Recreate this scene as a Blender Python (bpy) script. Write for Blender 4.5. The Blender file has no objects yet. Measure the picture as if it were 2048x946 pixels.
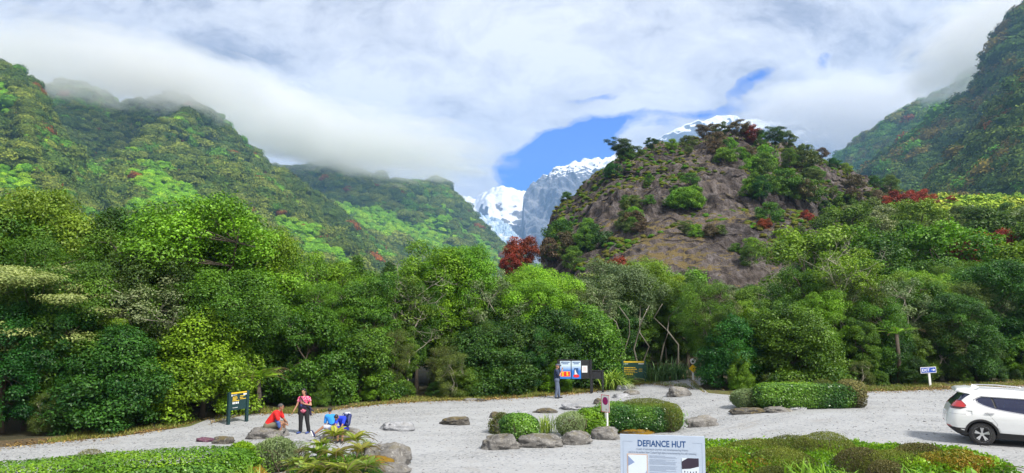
import bpy, math, random, numpy as np
from mathutils import Vector, Matrix, Euler
PI = math.pi
scene = bpy.context.scene
COL = scene.collection
RNG = np.random.default_rng(7)
# ------------------------------------------------------------------ camera
F = 1409.0; PITCH = math.radians(5.8); CAMZ = 4.6
cp_, sp_ = math.cos(PITCH), math.sin(PITCH)
cam_d = bpy.data.cameras.new('camera'); cam = bpy.data.objects.new('camera', cam_d); COL.objects.link(cam)
cam_d.sensor_width = 36; cam_d.lens = 36 * F / 2048; cam_d.clip_start = 0.1; cam_d.clip_end = 30000
cam.location = (0, 0, CAMZ); cam.rotation_euler = (math.radians(90) + PITCH, 0, 0)
scene.camera = cam
def ray(px, py):
    """direction (per unit Y) through a pixel of the 2048 wide photograph"""
    x = (px - 1024) / F; z = (473 - py) / F
    Y = cp_ - sp_ * z; Z = sp_ + cp_ * z
    return x / Y, Z / Y
def at(px, py, D):
    u, v = ray(px, py); return Vector((u * D, D, CAMZ + v * D))
def sstep(a, b, x):
    t = np.clip((x - a) / (b - a), 0, 1); return t * t * (3 - 2 * t)
def gz(x, y):
    """height of the ground"""
    x = np.asarray(x, float); y = np.asarray(y, float)
    z = 0.58 * sstep(3, 13, x)
    u = x / np.maximum(y, 1)
    slope = 0.02 + 0.115 * sstep(0.12, 0.45, u)
    z = z + np.maximum(y - 46, 0) * slope * sstep(46, 70, y) * (1 - 0.0 * y)
    z = z + np.maximum(y - 60, 0) * 0.05 * sstep(0.0, 0.3, u) * (y < 400)
    z = z + 0.02 * np.sin(x * .7) * np.cos(y * .5)
    return z
def G(px, py):
    """the ground point seen at a pixel"""
    u, v = ray(px, py); D = CAMZ / max(-v, 1e-3)
    for _ in range(12):
        D = (CAMZ - float(gz(u * D, D))) / max(-v, 1e-3)
    return Vector((u * D, D, float(gz(u * D, D))))
def proj(p):
    x, y, z = p[0], p[1], p[2] - CAMZ
    d = cp_ * y + sp_ * z; h = cp_ * z - sp_ * y
    return 1024 + F * x / d, 473 - F * h / d
# ------------------------------------------------------------------ noise
def _h(ix, iy, iz, seed):
    n = (ix.astype(np.int64) * 374761393 + iy.astype(np.int64) * 668265263 + iz.astype(np.int64) * 2147483647 + seed * 974634777) & 0xffffffff
    n = ((n ^ (n >> 13)) * 1274126177) & 0xffffffff
    n = ((n ^ (n >> 16)) * 2246822519) & 0xffffffff
    return ((n ^ (n >> 15)) & 0xffffff) / float(0xffffff)
def vnoise(P, seed=0):
    P = np.asarray(P, float); i = np.floor(P); f = P - i; f = f * f * (3 - 2 * f); i = i.astype(np.int64)
    r = 0
    for dx in (0, 1):
        for dy in (0, 1):
            for dz in (0, 1):
                w = (f[..., 0] if dx else 1 - f[..., 0]) * (f[..., 1] if dy else 1 - f[..., 1]) * (f[..., 2] if dz else 1 - f[..., 2])
                r = r + w * _h(i[..., 0] + dx, i[..., 1] + dy, i[..., 2] + dz, seed)
    return r
def fbm(P, oct=4, seed=0, gain=.5, ridge=False):
    P = np.asarray(P, float); a = 1; s = 0; t = 0
    for k in range(oct):
        n = vnoise(P * 2 ** k + 17.3 * k, seed + k)
        if ridge: n = 1 - np.abs(2 * n - 1)
        s = s + a * n; t += a; a *= gain
    return s / t
# ------------------------------------------------------------------ objects
def tag(o, label=None, cat=None, group=None, kind=None):
    if label: o['label'] = label
    if cat: o['category'] = cat
    if group: o['group'] = group
    if kind: o['kind'] = kind
    return o
def link(name, me, parent=None, loc=None):
    o = bpy.data.objects.new(name, me); COL.objects.link(o)
    if parent is not None: o.parent = parent
    if loc is not None: o.location = loc
    return o
def thing(name, label, cat, loc=(0, 0, 0), rz=0, group=None):
    o = link(name, None, loc=loc); o.rotation_euler = (0, 0, rz); o.empty_display_size = .3
    return tag(o, label, cat, group)
def npmesh(name, V, F_, mats, smooth=True, tint=None, midx=None):
    """F_: (n,4) or (n,3) int array, or a list of such arrays"""
    me = bpy.data.meshes.new(name)
    Fs = F_ if isinstance(F_, list) else [F_]
    Fs = [np.asarray(f, np.int32) for f in Fs if len(f)]
    V = np.asarray(V, np.float32)
    me.vertices.add(len(V)); me.vertices.foreach_set('co', V.ravel())
    loops = np.concatenate([f.ravel() for f in Fs]); counts = np.concatenate([np.full(len(f), f.shape[1], np.int32) for f in Fs])
    starts = np.concatenate([[0], np.cumsum(counts)[:-1]]).astype(np.int32)
    me.loops.add(len(loops)); me.loops.foreach_set('vertex_index', loops)
    me.polygons.add(len(counts)); me.polygons.foreach_set('loop_start', starts)
    me.update(calc_edges=True)
    if smooth: me.polygons.foreach_set('use_smooth', np.ones(len(counts), bool))
    for m in (mats if isinstance(mats, (list, tuple)) else [mats]): me.materials.append(m)
    if midx is not None: me.polygons.foreach_set('material_index', np.asarray(midx, np.int32))
    if tint is not None:
        a = me.attributes.new('tint', 'FLOAT_COLOR', 'POINT')
        T = np.ones((len(V), 4), np.float32); T[:, :tint.shape[1]] = tint; a.data.foreach_set('color', T.ravel())
    me.update(); return me
class MB:
    """collects pieces into one mesh"""
    def __init__(s): s.V = []; s.F = []; s.n = 0
    def add(s, V, F_):
        V = np.asarray(V, float).reshape(-1, 3); s.V.append(V)
        for f in F_: s.F.append(tuple(int(i) + s.n for i in f))
        s.n += len(V); return s
    def box(s, lo, hi, M=None):
        x0, y0, z0 = lo; x1, y1, z1 = hi
        V = [(x0, y0, z0), (x1, y0, z0), (x1, y1, z0), (x0, y1, z0), (x0, y0, z1), (x1, y0, z1), (x1, y1, z1), (x0, y1, z1)]
        if M is not None: V = [M @ Vector(v) for v in V]
        return s.add(V, [(0, 3, 2, 1), (4, 5, 6, 7), (0, 1, 5, 4), (1, 2, 6, 5), (2, 3, 7, 6), (3, 0, 4, 7)])
    def tube(s, P, R, n=6, cap=True):
        P = [Vector(p) for p in P]
        if not hasattr(R, '__len__'): R = [R] * len(P)
        V = []; up = Vector((0.13, .21, .97))
        for i, p in enumerate(P):
            d = (P[min(i + 1, len(P) - 1)] - P[max(i - 1, 0)]).normalized()
            a = d.cross(up); a = d.cross(Vector((1, 0, 0))) if a.length < 1e-2 else a
            a.normalize(); b = d.cross(a)
            for k in range(n):
                t = 2 * PI * k / n; V.append(p + (a * math.cos(t) + b * math.sin(t)) * R[i])
        Fc = []
        for i in range(len(P) - 1):
            for k in range(n):
                k2 = (k + 1) % n; Fc.append((i * n + k, i * n + k2, (i + 1) * n + k2, (i + 1) * n + k))
        if cap: Fc.append(tuple(range(n))[::-1]); Fc.append(tuple((len(P) - 1) * n + k for k in range(n)))
        return s.add(V, Fc)
    def prism(s, poly, y0, y1, M=None):
        """polygon in x,z extruded along y"""
        n = len(poly); V = [(x, y0, z) for x, z in poly] + [(x, y1, z) for x, z in poly]
        if M is not None: V = [M @ Vector(v) for v in V]
        return s.add(V, [tuple(range(n)), tuple(range(2 * n - 1, n - 1, -1))] + [(i, i + n, (i + 1) % n + n, (i + 1) % n) for i in range(n)])
    def build(s, name, mat, parent=None, smooth=False, bevel=0, loc=None):
        me = bpy.data.meshes.new(name); me.from_pydata([tuple(v) for v in np.concatenate(s.V)], [], s.F)
        for m in (mat if isinstance(mat, (list, tuple)) else [mat]): me.materials.append(m)
        if smooth: me.polygons.foreach_set('use_smooth', np.ones(len(me.polygons), bool))
        me.update(); o = link(name, me, parent, loc)
        if bevel:
            b = o.modifiers.new('bevel', 'BEVEL'); b.width = bevel; b.segments = 2; b.limit_method = 'ANGLE'
        return o
# ------------------------------------------------------------------ materials
class NT:
    def __init__(s, tree): s.t = tree; s.n = tree.nodes; s.l = tree.links
    def new(s, typ, **k):
        nd = s.n.new(typ)
        for a, v in k.items():
            if a == 'ins':
                for i, x in v.items():
                    if isinstance(x, bpy.types.NodeSocket): s.l.new(x, nd.inputs[i])
                    else: nd.inputs[i].default_value = x
            else: setattr(nd, a, v)
        return nd
    def link(s, a, b): s.l.new(a, b)
    def noise(s, vec, scale, detail=4, rough=.55, dist=0):
        nd = s.new('ShaderNodeTexNoise', ins={'Scale': scale, 'Detail': detail, 'Roughness': rough, 'Distortion': dist})
        if vec is not None: s.link(vec, nd.inputs['Vector'])
        return nd.outputs['Fac']
    def ramp(s, fac, stops, interp='LINEAR'):
        nd = s.new('ShaderNodeValToRGB'); s.link(fac, nd.inputs[0]); cr = nd.color_ramp; cr.interpolation = interp
        while len(cr.elements) < len(stops): cr.elements.new(.5)
        for e, (p, c) in zip(cr.elements, stops):
            e.position = p; e.color = (c, c, c, 1) if not hasattr(c, '__len__') else (*c, 1)
        return nd.outputs[0]
    def math(s, op, a, b=0.0, c=0.0, clamp=False):
        nd = s.new('ShaderNodeMath', operation=op, use_clamp=clamp)
        for i, x in enumerate((a, b, c)):
            if isinstance(x, bpy.types.NodeSocket): s.link(x, nd.inputs[i])
            else: nd.inputs[i].default_value = x
        return nd.outputs[0]
    def mix(s, fac, a, b, mode='MIX'):
        nd = s.new('ShaderNodeMix', data_type='RGBA', blend_type=mode)
        for i, x in ((0, fac), (6, a), (7, b)):
            if isinstance(x, bpy.types.NodeSocket): s.link(x, nd.inputs[i])
            elif i == 0: nd.inputs[0].default_value = x
            else: nd.inputs[i].default_value = (*x, 1) if len(x) == 3 else x
        return nd.outputs[2]
def newmat(name):
    m = bpy.data.materials.new(name); m.use_nodes = True; nt = NT(m.node_tree); nt.n.clear()
    out = nt.new('ShaderNodeOutputMaterial'); b = nt.new('ShaderNodeBsdfPrincipled'); nt.link(b.outputs[0], out.inputs[0])
    return m, nt, b, out
def bump(nt, b, h, strength=.5, dist=.05):
    nd = nt.new('ShaderNodeBump', ins={'Strength': strength, 'Distance': dist, 'Height': h}); nt.link(nd.outputs[0], b.inputs['Normal'])
def plain(name, col, rough=.5, metal=0, spec=.5, var=.12, scale=6, coat=0):
    m, nt, b, out = newmat(name)
    tc = nt.new('ShaderNodeTexCoord').outputs['Object']
    n = nt.noise(tc, scale, 5)
    c = nt.mix(n, tuple(x * (1 - var) for x in col), tuple(min(1, x * (1 + var)) for x in col))
    nt.link(c, b.inputs['Base Color']); b.inputs['Roughness'].default_value = rough; b.inputs['Metallic'].default_value = metal
    b.inputs['Specular IOR Level'].default_value = spec; b.inputs['Coat Weight'].default_value = coat
    return m
def leafmat(name, a, b_, hue=.03, trans=.25, rough=.5, spec=.35, inst=False, val=.35):
    """a,b_: colours mixed by the tint attribute; every plant gets its own slight hue and value"""
    m, nt, b, out = newmat(name)
    at_ = nt.new('ShaderNodeAttribute', attribute_name='tint'); at_.attribute_type = 'GEOMETRY'
    oi = nt.new('ShaderNodeObjectInfo')
    sx = nt.new('ShaderNodeSeparateColor', ins={0: at_.outputs['Color']})
    c = nt.mix(sx.outputs[0], a, b_)
    if inst:
        ai = nt.new('ShaderNodeAttribute', attribute_name='itint'); ai.attribute_type = 'INSTANCER'
        c = nt.mix(1.0, c, ai.outputs['Color'], 'MULTIPLY')
    hs = nt.new('ShaderNodeHueSaturation', ins={'Color': c})
    nt.link(nt.math('MULTIPLY_ADD', oi.outputs['Random'], hue * 2, .5 - hue), hs.inputs['Hue'])
    r2 = nt.math('FRACT', nt.math('MULTIPLY', oi.outputs['Random'], 7.31))
    v = nt.math('MULTIPLY_ADD', r2, val, 1 - val / 2)
    v = nt.math('MULTIPLY', v, nt.math('MULTIPLY_ADD', sx.outputs[1], .7, .65))
    nt.link(v, hs.inputs['Value'])
    nt.link(hs.outputs[0], b.inputs['Base Color']); b.inputs['Roughness'].default_value = rough
    b.inputs['Specular IOR Level'].default_value = spec
    if trans:
        tr = nt.new('ShaderNodeBsdfTranslucent')
        tcol = nt.mix(1.0, hs.outputs[0], (1.0, 1.15, .45), 'MULTIPLY'); nt.link(tcol, tr.inputs[0])
        mx = nt.new('ShaderNodeMixShader', ins={0: trans}); nt.link(b.outputs[0], mx.inputs[1]); nt.link(tr.outputs[0], mx.inputs[2])
        nt.link(mx.outputs[0], out.inputs[0])
    return m
# ------------------------------------------------------------------ world: Nishita sky with clouds
SUN_EL, SUN_AZ = math.radians(48), math.radians(46)   # behind the camera, to the right
sun_dir = Vector((math.cos(SUN_EL) * math.sin(SUN_AZ), -math.cos(SUN_EL) * math.cos(SUN_AZ), math.sin(SUN_EL)))
w = bpy.data.worlds.new('World'); scene.world = w; w.use_nodes = True
nt = NT(w.node_tree); nt.n.clear()
wout = nt.new('ShaderNodeOutputWorld')
sky = nt.new('ShaderNodeTexSky'); sky.sky_type = 'NISHITA'; sky.sun_disc = False
sky.sun_elevation = SUN_EL; sky.sun_rotation = math.atan2(sun_dir.x, sun_dir.y); sky.air_density = 1.0; sky.dust_density = .1; sky.ozone_density = 3.0
hs = nt.new('ShaderNodeHueSaturation', ins={'Color': sky.outputs[0], 'Saturation': 1.7, 'Value': 1.6, 'Hue': .5})
skyc = nt.mix(1.0, hs.outputs[0], (.015, .44, .92), 'MULTIPLY')
bg1 = nt.new('ShaderNodeBackground', ins={'Color': skyc, 'Strength': .1})
tc = nt.new('ShaderNodeTexCoord').outputs['Generated']
sx = nt.new('ShaderNodeSeparateXYZ', ins={0: tc})
yy = nt.math('MAXIMUM', sx.outputs[1], .2)
u = nt.math('DIVIDE', sx.outputs[0], yy); v = nt.math('DIVIDE', sx.outputs[2], yy)
cv = nt.new('ShaderNodeCombineXYZ', ins={0: u, 1: nt.math('MULTIPLY', v, 1.5), 2: 0.0}).outputs[0]
warp = nt.new('ShaderNodeTexNoise', ins={'Scale': 3.0, 'Detail': 5.0, 'Roughness': .55}); nt.link(cv, warp.inputs['Vector'])
wv = nt.new('ShaderNodeVectorMath', operation='MULTIPLY_ADD'); nt.link(warp.outputs['Color'], wv.inputs[0]); wv.inputs[1].default_value = (.22, .22, 0); nt.link(cv, wv.inputs[2])
wsub = nt.new('ShaderNodeVectorMath', operation='SUBTRACT'); nt.link(wv.outputs[0], wsub.inputs[0]); wsub.inputs[1].default_value = (.11, .11, 0)
swx = nt.new('ShaderNodeSeparateXYZ', ins={0: wsub.outputs[0]})
UW, VW = swx.outputs[0], nt.math('DIVIDE', swx.outputs[1], 1.5)
def blob(px, py, rx, ry, amp, rot=0, U=None, V=None):
    """soft ellipse of cloud or gap around a direction of the sky"""
    cu, cv_ = ray(px, py); a = math.cos(rot); b = math.sin(rot)
    du = nt.math('SUBTRACT', U or UW, cu); dv = nt.math('SUBTRACT', V or VW, cv_)
    p = nt.math('MULTIPLY', nt.math('ADD', nt.math('MULTIPLY', du, a), nt.math('MULTIPLY', dv, b)), F / rx)
    q = nt.math('MULTIPLY', nt.math('SUBTRACT', nt.math('MULTIPLY', dv, a), nt.math('MULTIPLY', du, b)), F / ry)
    r2 = nt.math('ADD', nt.math('MULTIPLY', p, p), nt.math('MULTIPLY', q, q))
    return nt.math('MULTIPLY', nt.math('POWER', 2.718, nt.math('MULTIPLY', r2, -1.0)), amp)
def total(L):
    s = L[0]
    for x in L[1:]: s = nt.math('ADD', s, x)
    return s
hole = total([blob(1095, 335, 105, 62, 1.8, .45), blob(1030, 395, 90, 36, 1.3, .2), blob(1175, 285, 80, 50, 1.6, .4), blob(1225, 320, 60, 50, 1.2), blob(1205, 192, 64, 15, .9), blob(1270, 232, 70, 20, .6, .3),
              blob(1385, 222, 100, 26, 1.15, .1), blob(1468, 168, 48, 18, .95, .5), blob(1640, 112, 80, 26, .95, .5), blob(1560, 196, 50, 22, .4), blob(1000, 330, 50, 30, .3), blob(1330, 262, 90, 20, .7), blob(925, 425, 70, 30, 1.2)])
n1 = nt.noise(wsub.outputs[0], 7.0, 12, .64)
dens = nt.math('SUBTRACT', nt.math('MULTIPLY_ADD', n1, 2.3, .12), hole)
mask = nt.ramp(dens, [(0.0, 0.0), (.2, .4), (.58, 1.0)], 'EASE')
n2 = nt.math('ADD', nt.math('MULTIPLY', nt.noise(wsub.outputs[0], 2.6, 10, .6), .55), nt.math('MULTIPLY', nt.noise(wsub.outputs[0], 8.0, 12, .66), .45))
lum = total([nt.math('MULTIPLY', nt.math('SUBTRACT', n2, .5), 4.2), blob(620, 270, 420, 110, .42, -.25), blob(900, 110, 600, 120, .2), blob(150, 90, 300, 110, -.2, -.2), blob(430, 130, 170, 40, -.22), blob(1750, 160, 260, 70, .14), blob(1990, 40, 200, 120, -.3), blob(780, 345, 220, 40, .1), blob(1640, 265, 200, 50, -.12)])
cc = nt.ramp(nt.math('ADD', lum, .68), [(0.0, (.24, .24, .28)), (.3, (.40, .40, .44)), (.6, (.65, .645, .66)), (1.0, (.86, .85, .84))])
bg2 = nt.new('ShaderNodeBackground', ins={'Color': cc, 'Strength': 1.0})
mx = nt.new('ShaderNodeMixShader'); nt.link(mask, mx.inputs[0]); nt.link(bg1.outputs[0], mx.inputs[1]); nt.link(bg2.outputs[0], mx.inputs[2])
nt.link(mx.outputs[0], wout.inputs[0])
w.cycles.sampling_method = 'MANUAL'; w.cycles.sample_map_resolution = 512
sl = bpy.data.lights.new('sun', 'SUN'); sl.energy = 4.2; sl.angle = math.radians(8); sl.color = (1, .95, .86)
so = link('sun', sl); so.rotation_euler = sun_dir.to_track_quat('Z', 'Y').to_euler()
vs = scene.view_settings; vs.view_transform = 'Standard'; vs.look = 'None'; vs.exposure = 0.5; vs.gamma = 1; vs.use_curve_mapping = False
cy = scene.cycles; cy.max_bounces = 5; cy.diffuse_bounces = 3; cy.glossy_bounces = 2; cy.transmission_bounces = 3; cy.volume_bounces = 4; cy.transparent_max_bounces = 6
cy.use_denoising = True; cy.caustics_reflective = False; cy.caustics_refractive = False; cy.use_adaptive_sampling = True; cy.adaptive_threshold = .02
cy.sample_clamp_indirect = 4
# ------------------------------------------------------------------ mountains
def resample(pts, n):
    P = np.array(pts, float); d = np.r_[0, np.cumsum(np.abs(np.diff(P[:, 0])) + 1e-6)]; t = np.linspace(0, d[-1], n)
    return np.stack([np.interp(t, d, P[:, k]) for k in range(3)], 1)
def sheet(name, ridge, base, nu, nv, amp, scale, mat, rug=.012, power=1.0, back=.5, seed=0, skew=0.0, gully=.5, ridgeamp=.06, ledge=None):
    """a mountain flank: ridge line and foot line given as (pixel x, pixel y, distance); noise makes spurs and gullies; it falls away behind the ridge too"""
    def w3(L):
        A = resample(L, nu); o = np.zeros((nu, 3))
        for i, (x, y, D) in enumerate(A):
            u_, v_ = ray(x, y); o[i] = (u_ * D, D, CAMZ + v_ * D)
        return o
    R = w3(ridge); B = w3(base); B[:, 2] = np.minimum(B[:, 2], R[:, 2] - 5)
    vb = np.linspace(1, 1 + back, max(6, nv // 4))[1:]; v_ = np.r_[np.linspace(0, 1, nv), vb]
    vv = v_[:, None, None]
    vf = np.minimum(vv, 1); P = B[None] + (R - B)[None] * vf
    P[..., 2] = B[None, :, 2] + (R - B)[None, :, 2] * (vf[..., 0] ** power)
    over = np.maximum(vv[..., 0] - 1, 0)
    H = (R - B)[:, 2][None]
    L_ = np.linalg.norm((R - B)[:, :2], axis=1)[None]
    P[..., 1] += over * L_ * 1.1; P[..., 2] -= over * H * 1.5
    env = (np.sin(np.clip(v_, 0, 1) * PI * .5 + .0) ** .5 * (1 - ridgeamp * 0) * np.clip((1.02 - v_) * 4, ridgeamp, 1))[:, None]
    Q = P / scale
    arc = np.r_[0, np.cumsum(np.linalg.norm(np.diff(R, axis=0), axis=1))][None] / scale
    q1 = np.stack([arc + skew * v_[:, None] + 0 * Q[..., 0], v_[:, None] * 1.2 + 0 * Q[..., 0], np.zeros_like(Q[..., 0]) + seed], -1)
    wob = fbm(q1 * 1.7 + 5, 3, seed + 50) - .5
    q1[..., 0] += wob * .8
    n = gully * (fbm(q1, 4, seed, .5, ridge=True) - .6) + (1 - gully) * (fbm(Q * 1.0, 5, seed + 9) - .5)
    d = n * amp * env
    P[..., 1] -= d * .8; P[..., 2] += d * .55
    if ledge:
        T_, A_ = ledge; ph = fbm(P / (scale * .8), 3, seed + 60) * 9; wv = np.sin(2 * PI * P[..., 2] / T_ + ph); e_ = np.clip(env, 0, 1)
        P[..., 1] += A_ * np.sign(wv) * np.abs(wv) ** .6 * e_
        cr = fbm(np.stack([P[..., 0] / 9, P[..., 1] / 9, P[..., 2] / 16], -1), 4, seed + 70, ridge=True) ** 5; P[..., 1] += cr * A_ * 1.3 * e_
        bl = fbm(np.stack([P[..., 0] / 14, P[..., 1] / 14, P[..., 2] / 6], -1), 2, seed + 75); P[..., 1] -= np.round(bl * 7) / 7 * A_ * 4 * e_
    r = fbm(P / (scale * .09), 4, seed + 30) - .5
    P[..., 2] += r * scale * rug * 6; P[..., 1] -= r * scale * rug * 6
    nvt = len(v_); V = P.reshape(-1, 3)
    i = np.arange(nvt * nu).reshape(nvt, nu)
    Fq = np.stack([i[:-1, :-1], i[:-1, 1:], i[1:, 1:], i[1:, :-1]], -1).reshape(-1, 4)
    me = npmesh(name, V, Fq, mat); o = link(name, me); tag(o, kind='structure')
    return P[:nv], n[:nv], o
def hillmat(name, c1, c2, c3, s=.02, rock=None):
    """grassy and ferny slope under the trees"""
    m, nt, b, out = newmat(name); tc = nt.new('ShaderNodeTexCoord').outputs['Object']
    n = nt.noise(tc, s, 8, .6); n2 = nt.noise(tc, s * 9, 6, .65); n3 = nt.noise(tc, s * .4, 3)
    c = nt.mix(nt.ramp(n, [(.35, 0.0), (.62, 1.0)]), c1, c2)
    c = nt.mix(nt.ramp(n2, [(.42, 0.0), (.6, 1.0)]), c, c3)
    if rock:
        c = nt.mix(nt.ramp(nt.noise(tc, s * 2.2, 9, .7, 1.0), [(.62, 0.0), (.68, 1.0)]), c, rock)
    nt.link(c, b.inputs['Base Color']); b.inputs['Roughness'].default_value = .9; b.inputs['Specular IOR Level'].default_value = .1
    bump(nt, b, n2, .9, 1.2 / s * .06)
    return m
M_hillL = hillmat('fern_slope', (.10, .21, .020), (.16, .30, .025), (.06, .13, .018), .012)
M_hillM = hillmat('far_fern_slope', (.08, .17, .03), (.12, .22, .03), (.05, .10, .03), .008)
M_hillR = hillmat('dark_slope', (.035, .075, .022), (.055, .10, .022), (.03, .05, .02), .015, rock=(.09, .075, .065))
def snowmat(name, rockc, rock2, z0, z1, s, snowamt=.5, stz=1.0):
    m, nt, b, out = newmat(name); tc = nt.new('ShaderNodeTexCoord').outputs['Object']
    mp = nt.new('ShaderNodeMapping', ins={0: tc, 'Scale': (1, 1, .35)}).outputs[0]
    n = nt.noise(mp, s, 10, .62, .6); n2 = nt.noise(tc, s * 6, 8, .7)
    c = nt.mix(nt.ramp(n, [(.38, 0.0), (.6, 1.0)]), rockc, rock2)
    c = nt.mix(nt.math('MULTIPLY', n2, .6), c, tuple(x * .45 for x in rockc))
    z = nt.new('ShaderNodeSeparateXYZ', ins={0: nt.new('ShaderNodeNewGeometry').outputs['Position']}).outputs[2]
    nz = nt.new('ShaderNodeSeparateXYZ', ins={0: nt.new('ShaderNodeNewGeometry').outputs['Normal']}).outputs[2]
    h = nt.math('DIVIDE', nt.math('SUBTRACT', z, z0), z1 - z0)
    t = nt.math('ADD', nt.math('ADD', h, nt.math('MULTIPLY', nt.math('SUBTRACT', n, .5), 2.2)), nt.math('MULTIPLY', nt.math('SUBTRACT', nz, .5), 1.1))
    sm = nt.ramp(t, [(.48 + (.5 - snowamt), 0.0), (.56 + (.5 - snowamt), 1.0)])
    c = nt.mix(sm, c, (.86, .88, .92))
    nt.link(c, b.inputs['Base Color']); b.inputs['Roughness'].default_value = .85; b.inputs['Specular IOR Level'].default_value = .15
    bump(nt, b, n2, .8, 12)
    return m
# far snow peaks
zf = lambda py, D: CAMZ + ray(1024, py)[1] * D
M_peak = snowmat('alpine_rock', (.12, .14, .18), (.36, .37, .40), zf(375, 4200), zf(322, 4200), .003, .5)
M_peak2 = snowmat('alpine_rock_high', (.14, .16, .18), (.28, .29, .31), zf(300, 5200), zf(225, 5200), .007, .42)
M_peak3 = snowmat('alpine_rock_low', (.15, .16, .18), (.3, .31, .33), zf(440, 4600), zf(376, 4600), .004, .8)
sheet('mountain', [(1200, 330, 5200), (1290, 300, 5200), (1325, 272, 5200), (1370, 245, 5200), (1440, 232, 5300), (1490, 238, 5300), (1560, 250, 5300), (1600, 232, 5400), (1660, 262, 5400), (1760, 330, 5400), (1900, 380, 5400)],
      [(1180, 600, 3800), (1900, 600, 3800)], 260, 160, 620, 900, M_peak2, rug=.012, seed=21, power=1.3, skew=.8)
sheet('mountain', [(780, 430, 5600), (880, 400, 5500), (925, 392, 5400), (950, 396, 5200), (978, 380, 4900), (1003, 375, 4800), (1040, 379, 4800), (1062, 384, 4900), (1120, 420, 5000), (1200, 450, 5000)],
      [(800, 560, 3600), (1200, 560, 3600)], 240, 140, 420, 700, M_peak3, rug=.012, seed=5, power=1.2)
sheet('mountain', [(1036, 540, 4000), (1042, 460, 4050), (1047, 388, 4100), (1068, 362, 4150), (1090, 352, 4200), (1108, 338, 4200), (1130, 334, 4250), (1165, 322, 4300), (1215, 315, 4300), (1300, 310, 4350), (1400, 330, 4350), (1500, 370, 4350)],
      [(1044, 570, 3400), (1500, 600, 3000)], 420, 300, 620, 420, M_peak, rug=.02, seed=11, power=1.15, skew=1.2)
# the snowfield that drapes over the crest, and the icefall below
def icemat(name, s):
    m, nt, b, out = newmat(name); tc = nt.new('ShaderNodeTexCoord').outputs['Object']
    mp = nt.new('ShaderNodeMapping', ins={0: tc, 'Scale': (1, .5, 1.5)}).outputs[0]
    v_ = nt.new('ShaderNodeTexVoronoi', ins={'Vector': mp, 'Scale': s}); n = nt.noise(tc, s * 1.6, 8, .7)
    c = nt.mix(nt.ramp(v_.outputs['Distance'], [(.1, 1.0), (.5, 0.0)]), (.42, .55, .68), (.84, .88, .93))
    c = nt.mix(nt.ramp(n, [(.55, 0.0), (.7, 1.0)]), c, (.5, .52, .55))
    nt.link(c, b.inputs['Base Color']); b.inputs['Roughness'].default_value = .6; bump(nt, b, n, 1, 8)
    return m
M_ice = icemat('glacier_ice', .02)
sheet('glacier', [(930, 420, 3300), (960, 430, 3250), (985, 436, 3200), (1006, 442, 3150), (1022, 455, 3100), (1038, 474, 3050), (1056, 500, 3000)],
      [(930, 520, 2700), (1060, 520, 2650)], 120, 120, 160, 160, M_ice, rug=.04, seed=31, back=.6)
# valley flanks
PM, NM, _ = sheet('mountain', [(250, 250, 2000), (430, 300, 1950), (560, 345, 1900), (620, 332, 1880), (660, 326, 1850), (700, 340, 1850), (780, 362, 1900), (850, 368, 2000), (885, 362, 2050), (900, 378, 2050), (922, 402, 2050), (950, 438, 2000), (982, 474, 1950), (1025, 512, 1900), (1080, 565, 1900)],
      [(250, 640, 950), (700, 640, 950), (1090, 625, 1400)], 320, 200, 300, 420, M_hillM, rug=.012, seed=3, power=1.15, skew=1.6)
PB, NB, _ = sheet('mountain', [(-200, 170, 1300), (30, 190, 1250), (95, 192, 1220), (135, 180, 1220), (200, 192, 1200), (245, 218, 1180), (290, 208, 1150), (340, 190, 1150), (395, 212, 1150), (440, 246, 1150), (500, 305, 1180), (560, 350, 1220), (640, 412, 1280), (740, 472, 1350), (850, 530, 1400), (950, 590, 1450)],
      [(-200, 700, 420), (300, 690, 440), (700, 650, 620), (950, 625, 1100)], 340, 240, 360, 260, M_hillL, rug=.012, seed=14, power=1.1, skew=-1.3)
PA, NA, _ = sheet('mountain', [(-500, -120, 800), (-200, 0, 760), (-60, 90, 740), (0, 130, 730), (35, 150, 720), (75, 180, 710), (100, 232, 690), (140, 300, 660), (180, 380, 620), (215, 460, 590), (260, 560, 560)],
      [(-500, 800, 300), (0, 740, 310), (260, 640, 400)], 260, 240, 190, 170, M_hillL, rug=.012, seed=44, power=1.1, skew=.6)
PR3, NR3, _ = sheet('mountain', [(1600, 420, 1800), (1680, 318, 1750), (1720, 283, 1700), (1780, 242, 1650), (1830, 215, 1600), (1880, 186, 1600), (1950, 150, 1600), (2050, 60, 1600), (2300, -60, 1600)],
      [(1560, 600, 1100), (2300, 560, 900)], 220, 160, 220, 300, M_hillR, rug=.012, seed=61, skew=-1.)
PR2, NR2, _ = sheet('mountain', [(1660, 440, 1100), (1720, 368, 1050), (1790, 305, 1000), (1850, 262, 980), (1905, 222, 960), (1950, 185, 950), (1970, 150, 940), (1990, 105, 930), (2010, 70, 920), (2048, 20, 900), (2250, -120, 880)],
      [(1620, 600, 700), (2250, 640, 480)], 240, 200, 160, 220, M_hillR, rug=.014, seed=72, skew=-1.)
PR1, NR1, _ = sheet('mountain', [(1700, 470, 640), (1800, 420, 620), (1860, 372, 600), (1920, 318, 590), (1975, 262, 580), (2020, 200, 570), (2060, 150, 560), (2250, -30, 540)],
      [(1650, 600, 420), (2250, 640, 300)], 240, 200, 80, 130, M_hillR, rug=.014, seed=83, skew=-.6)
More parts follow.
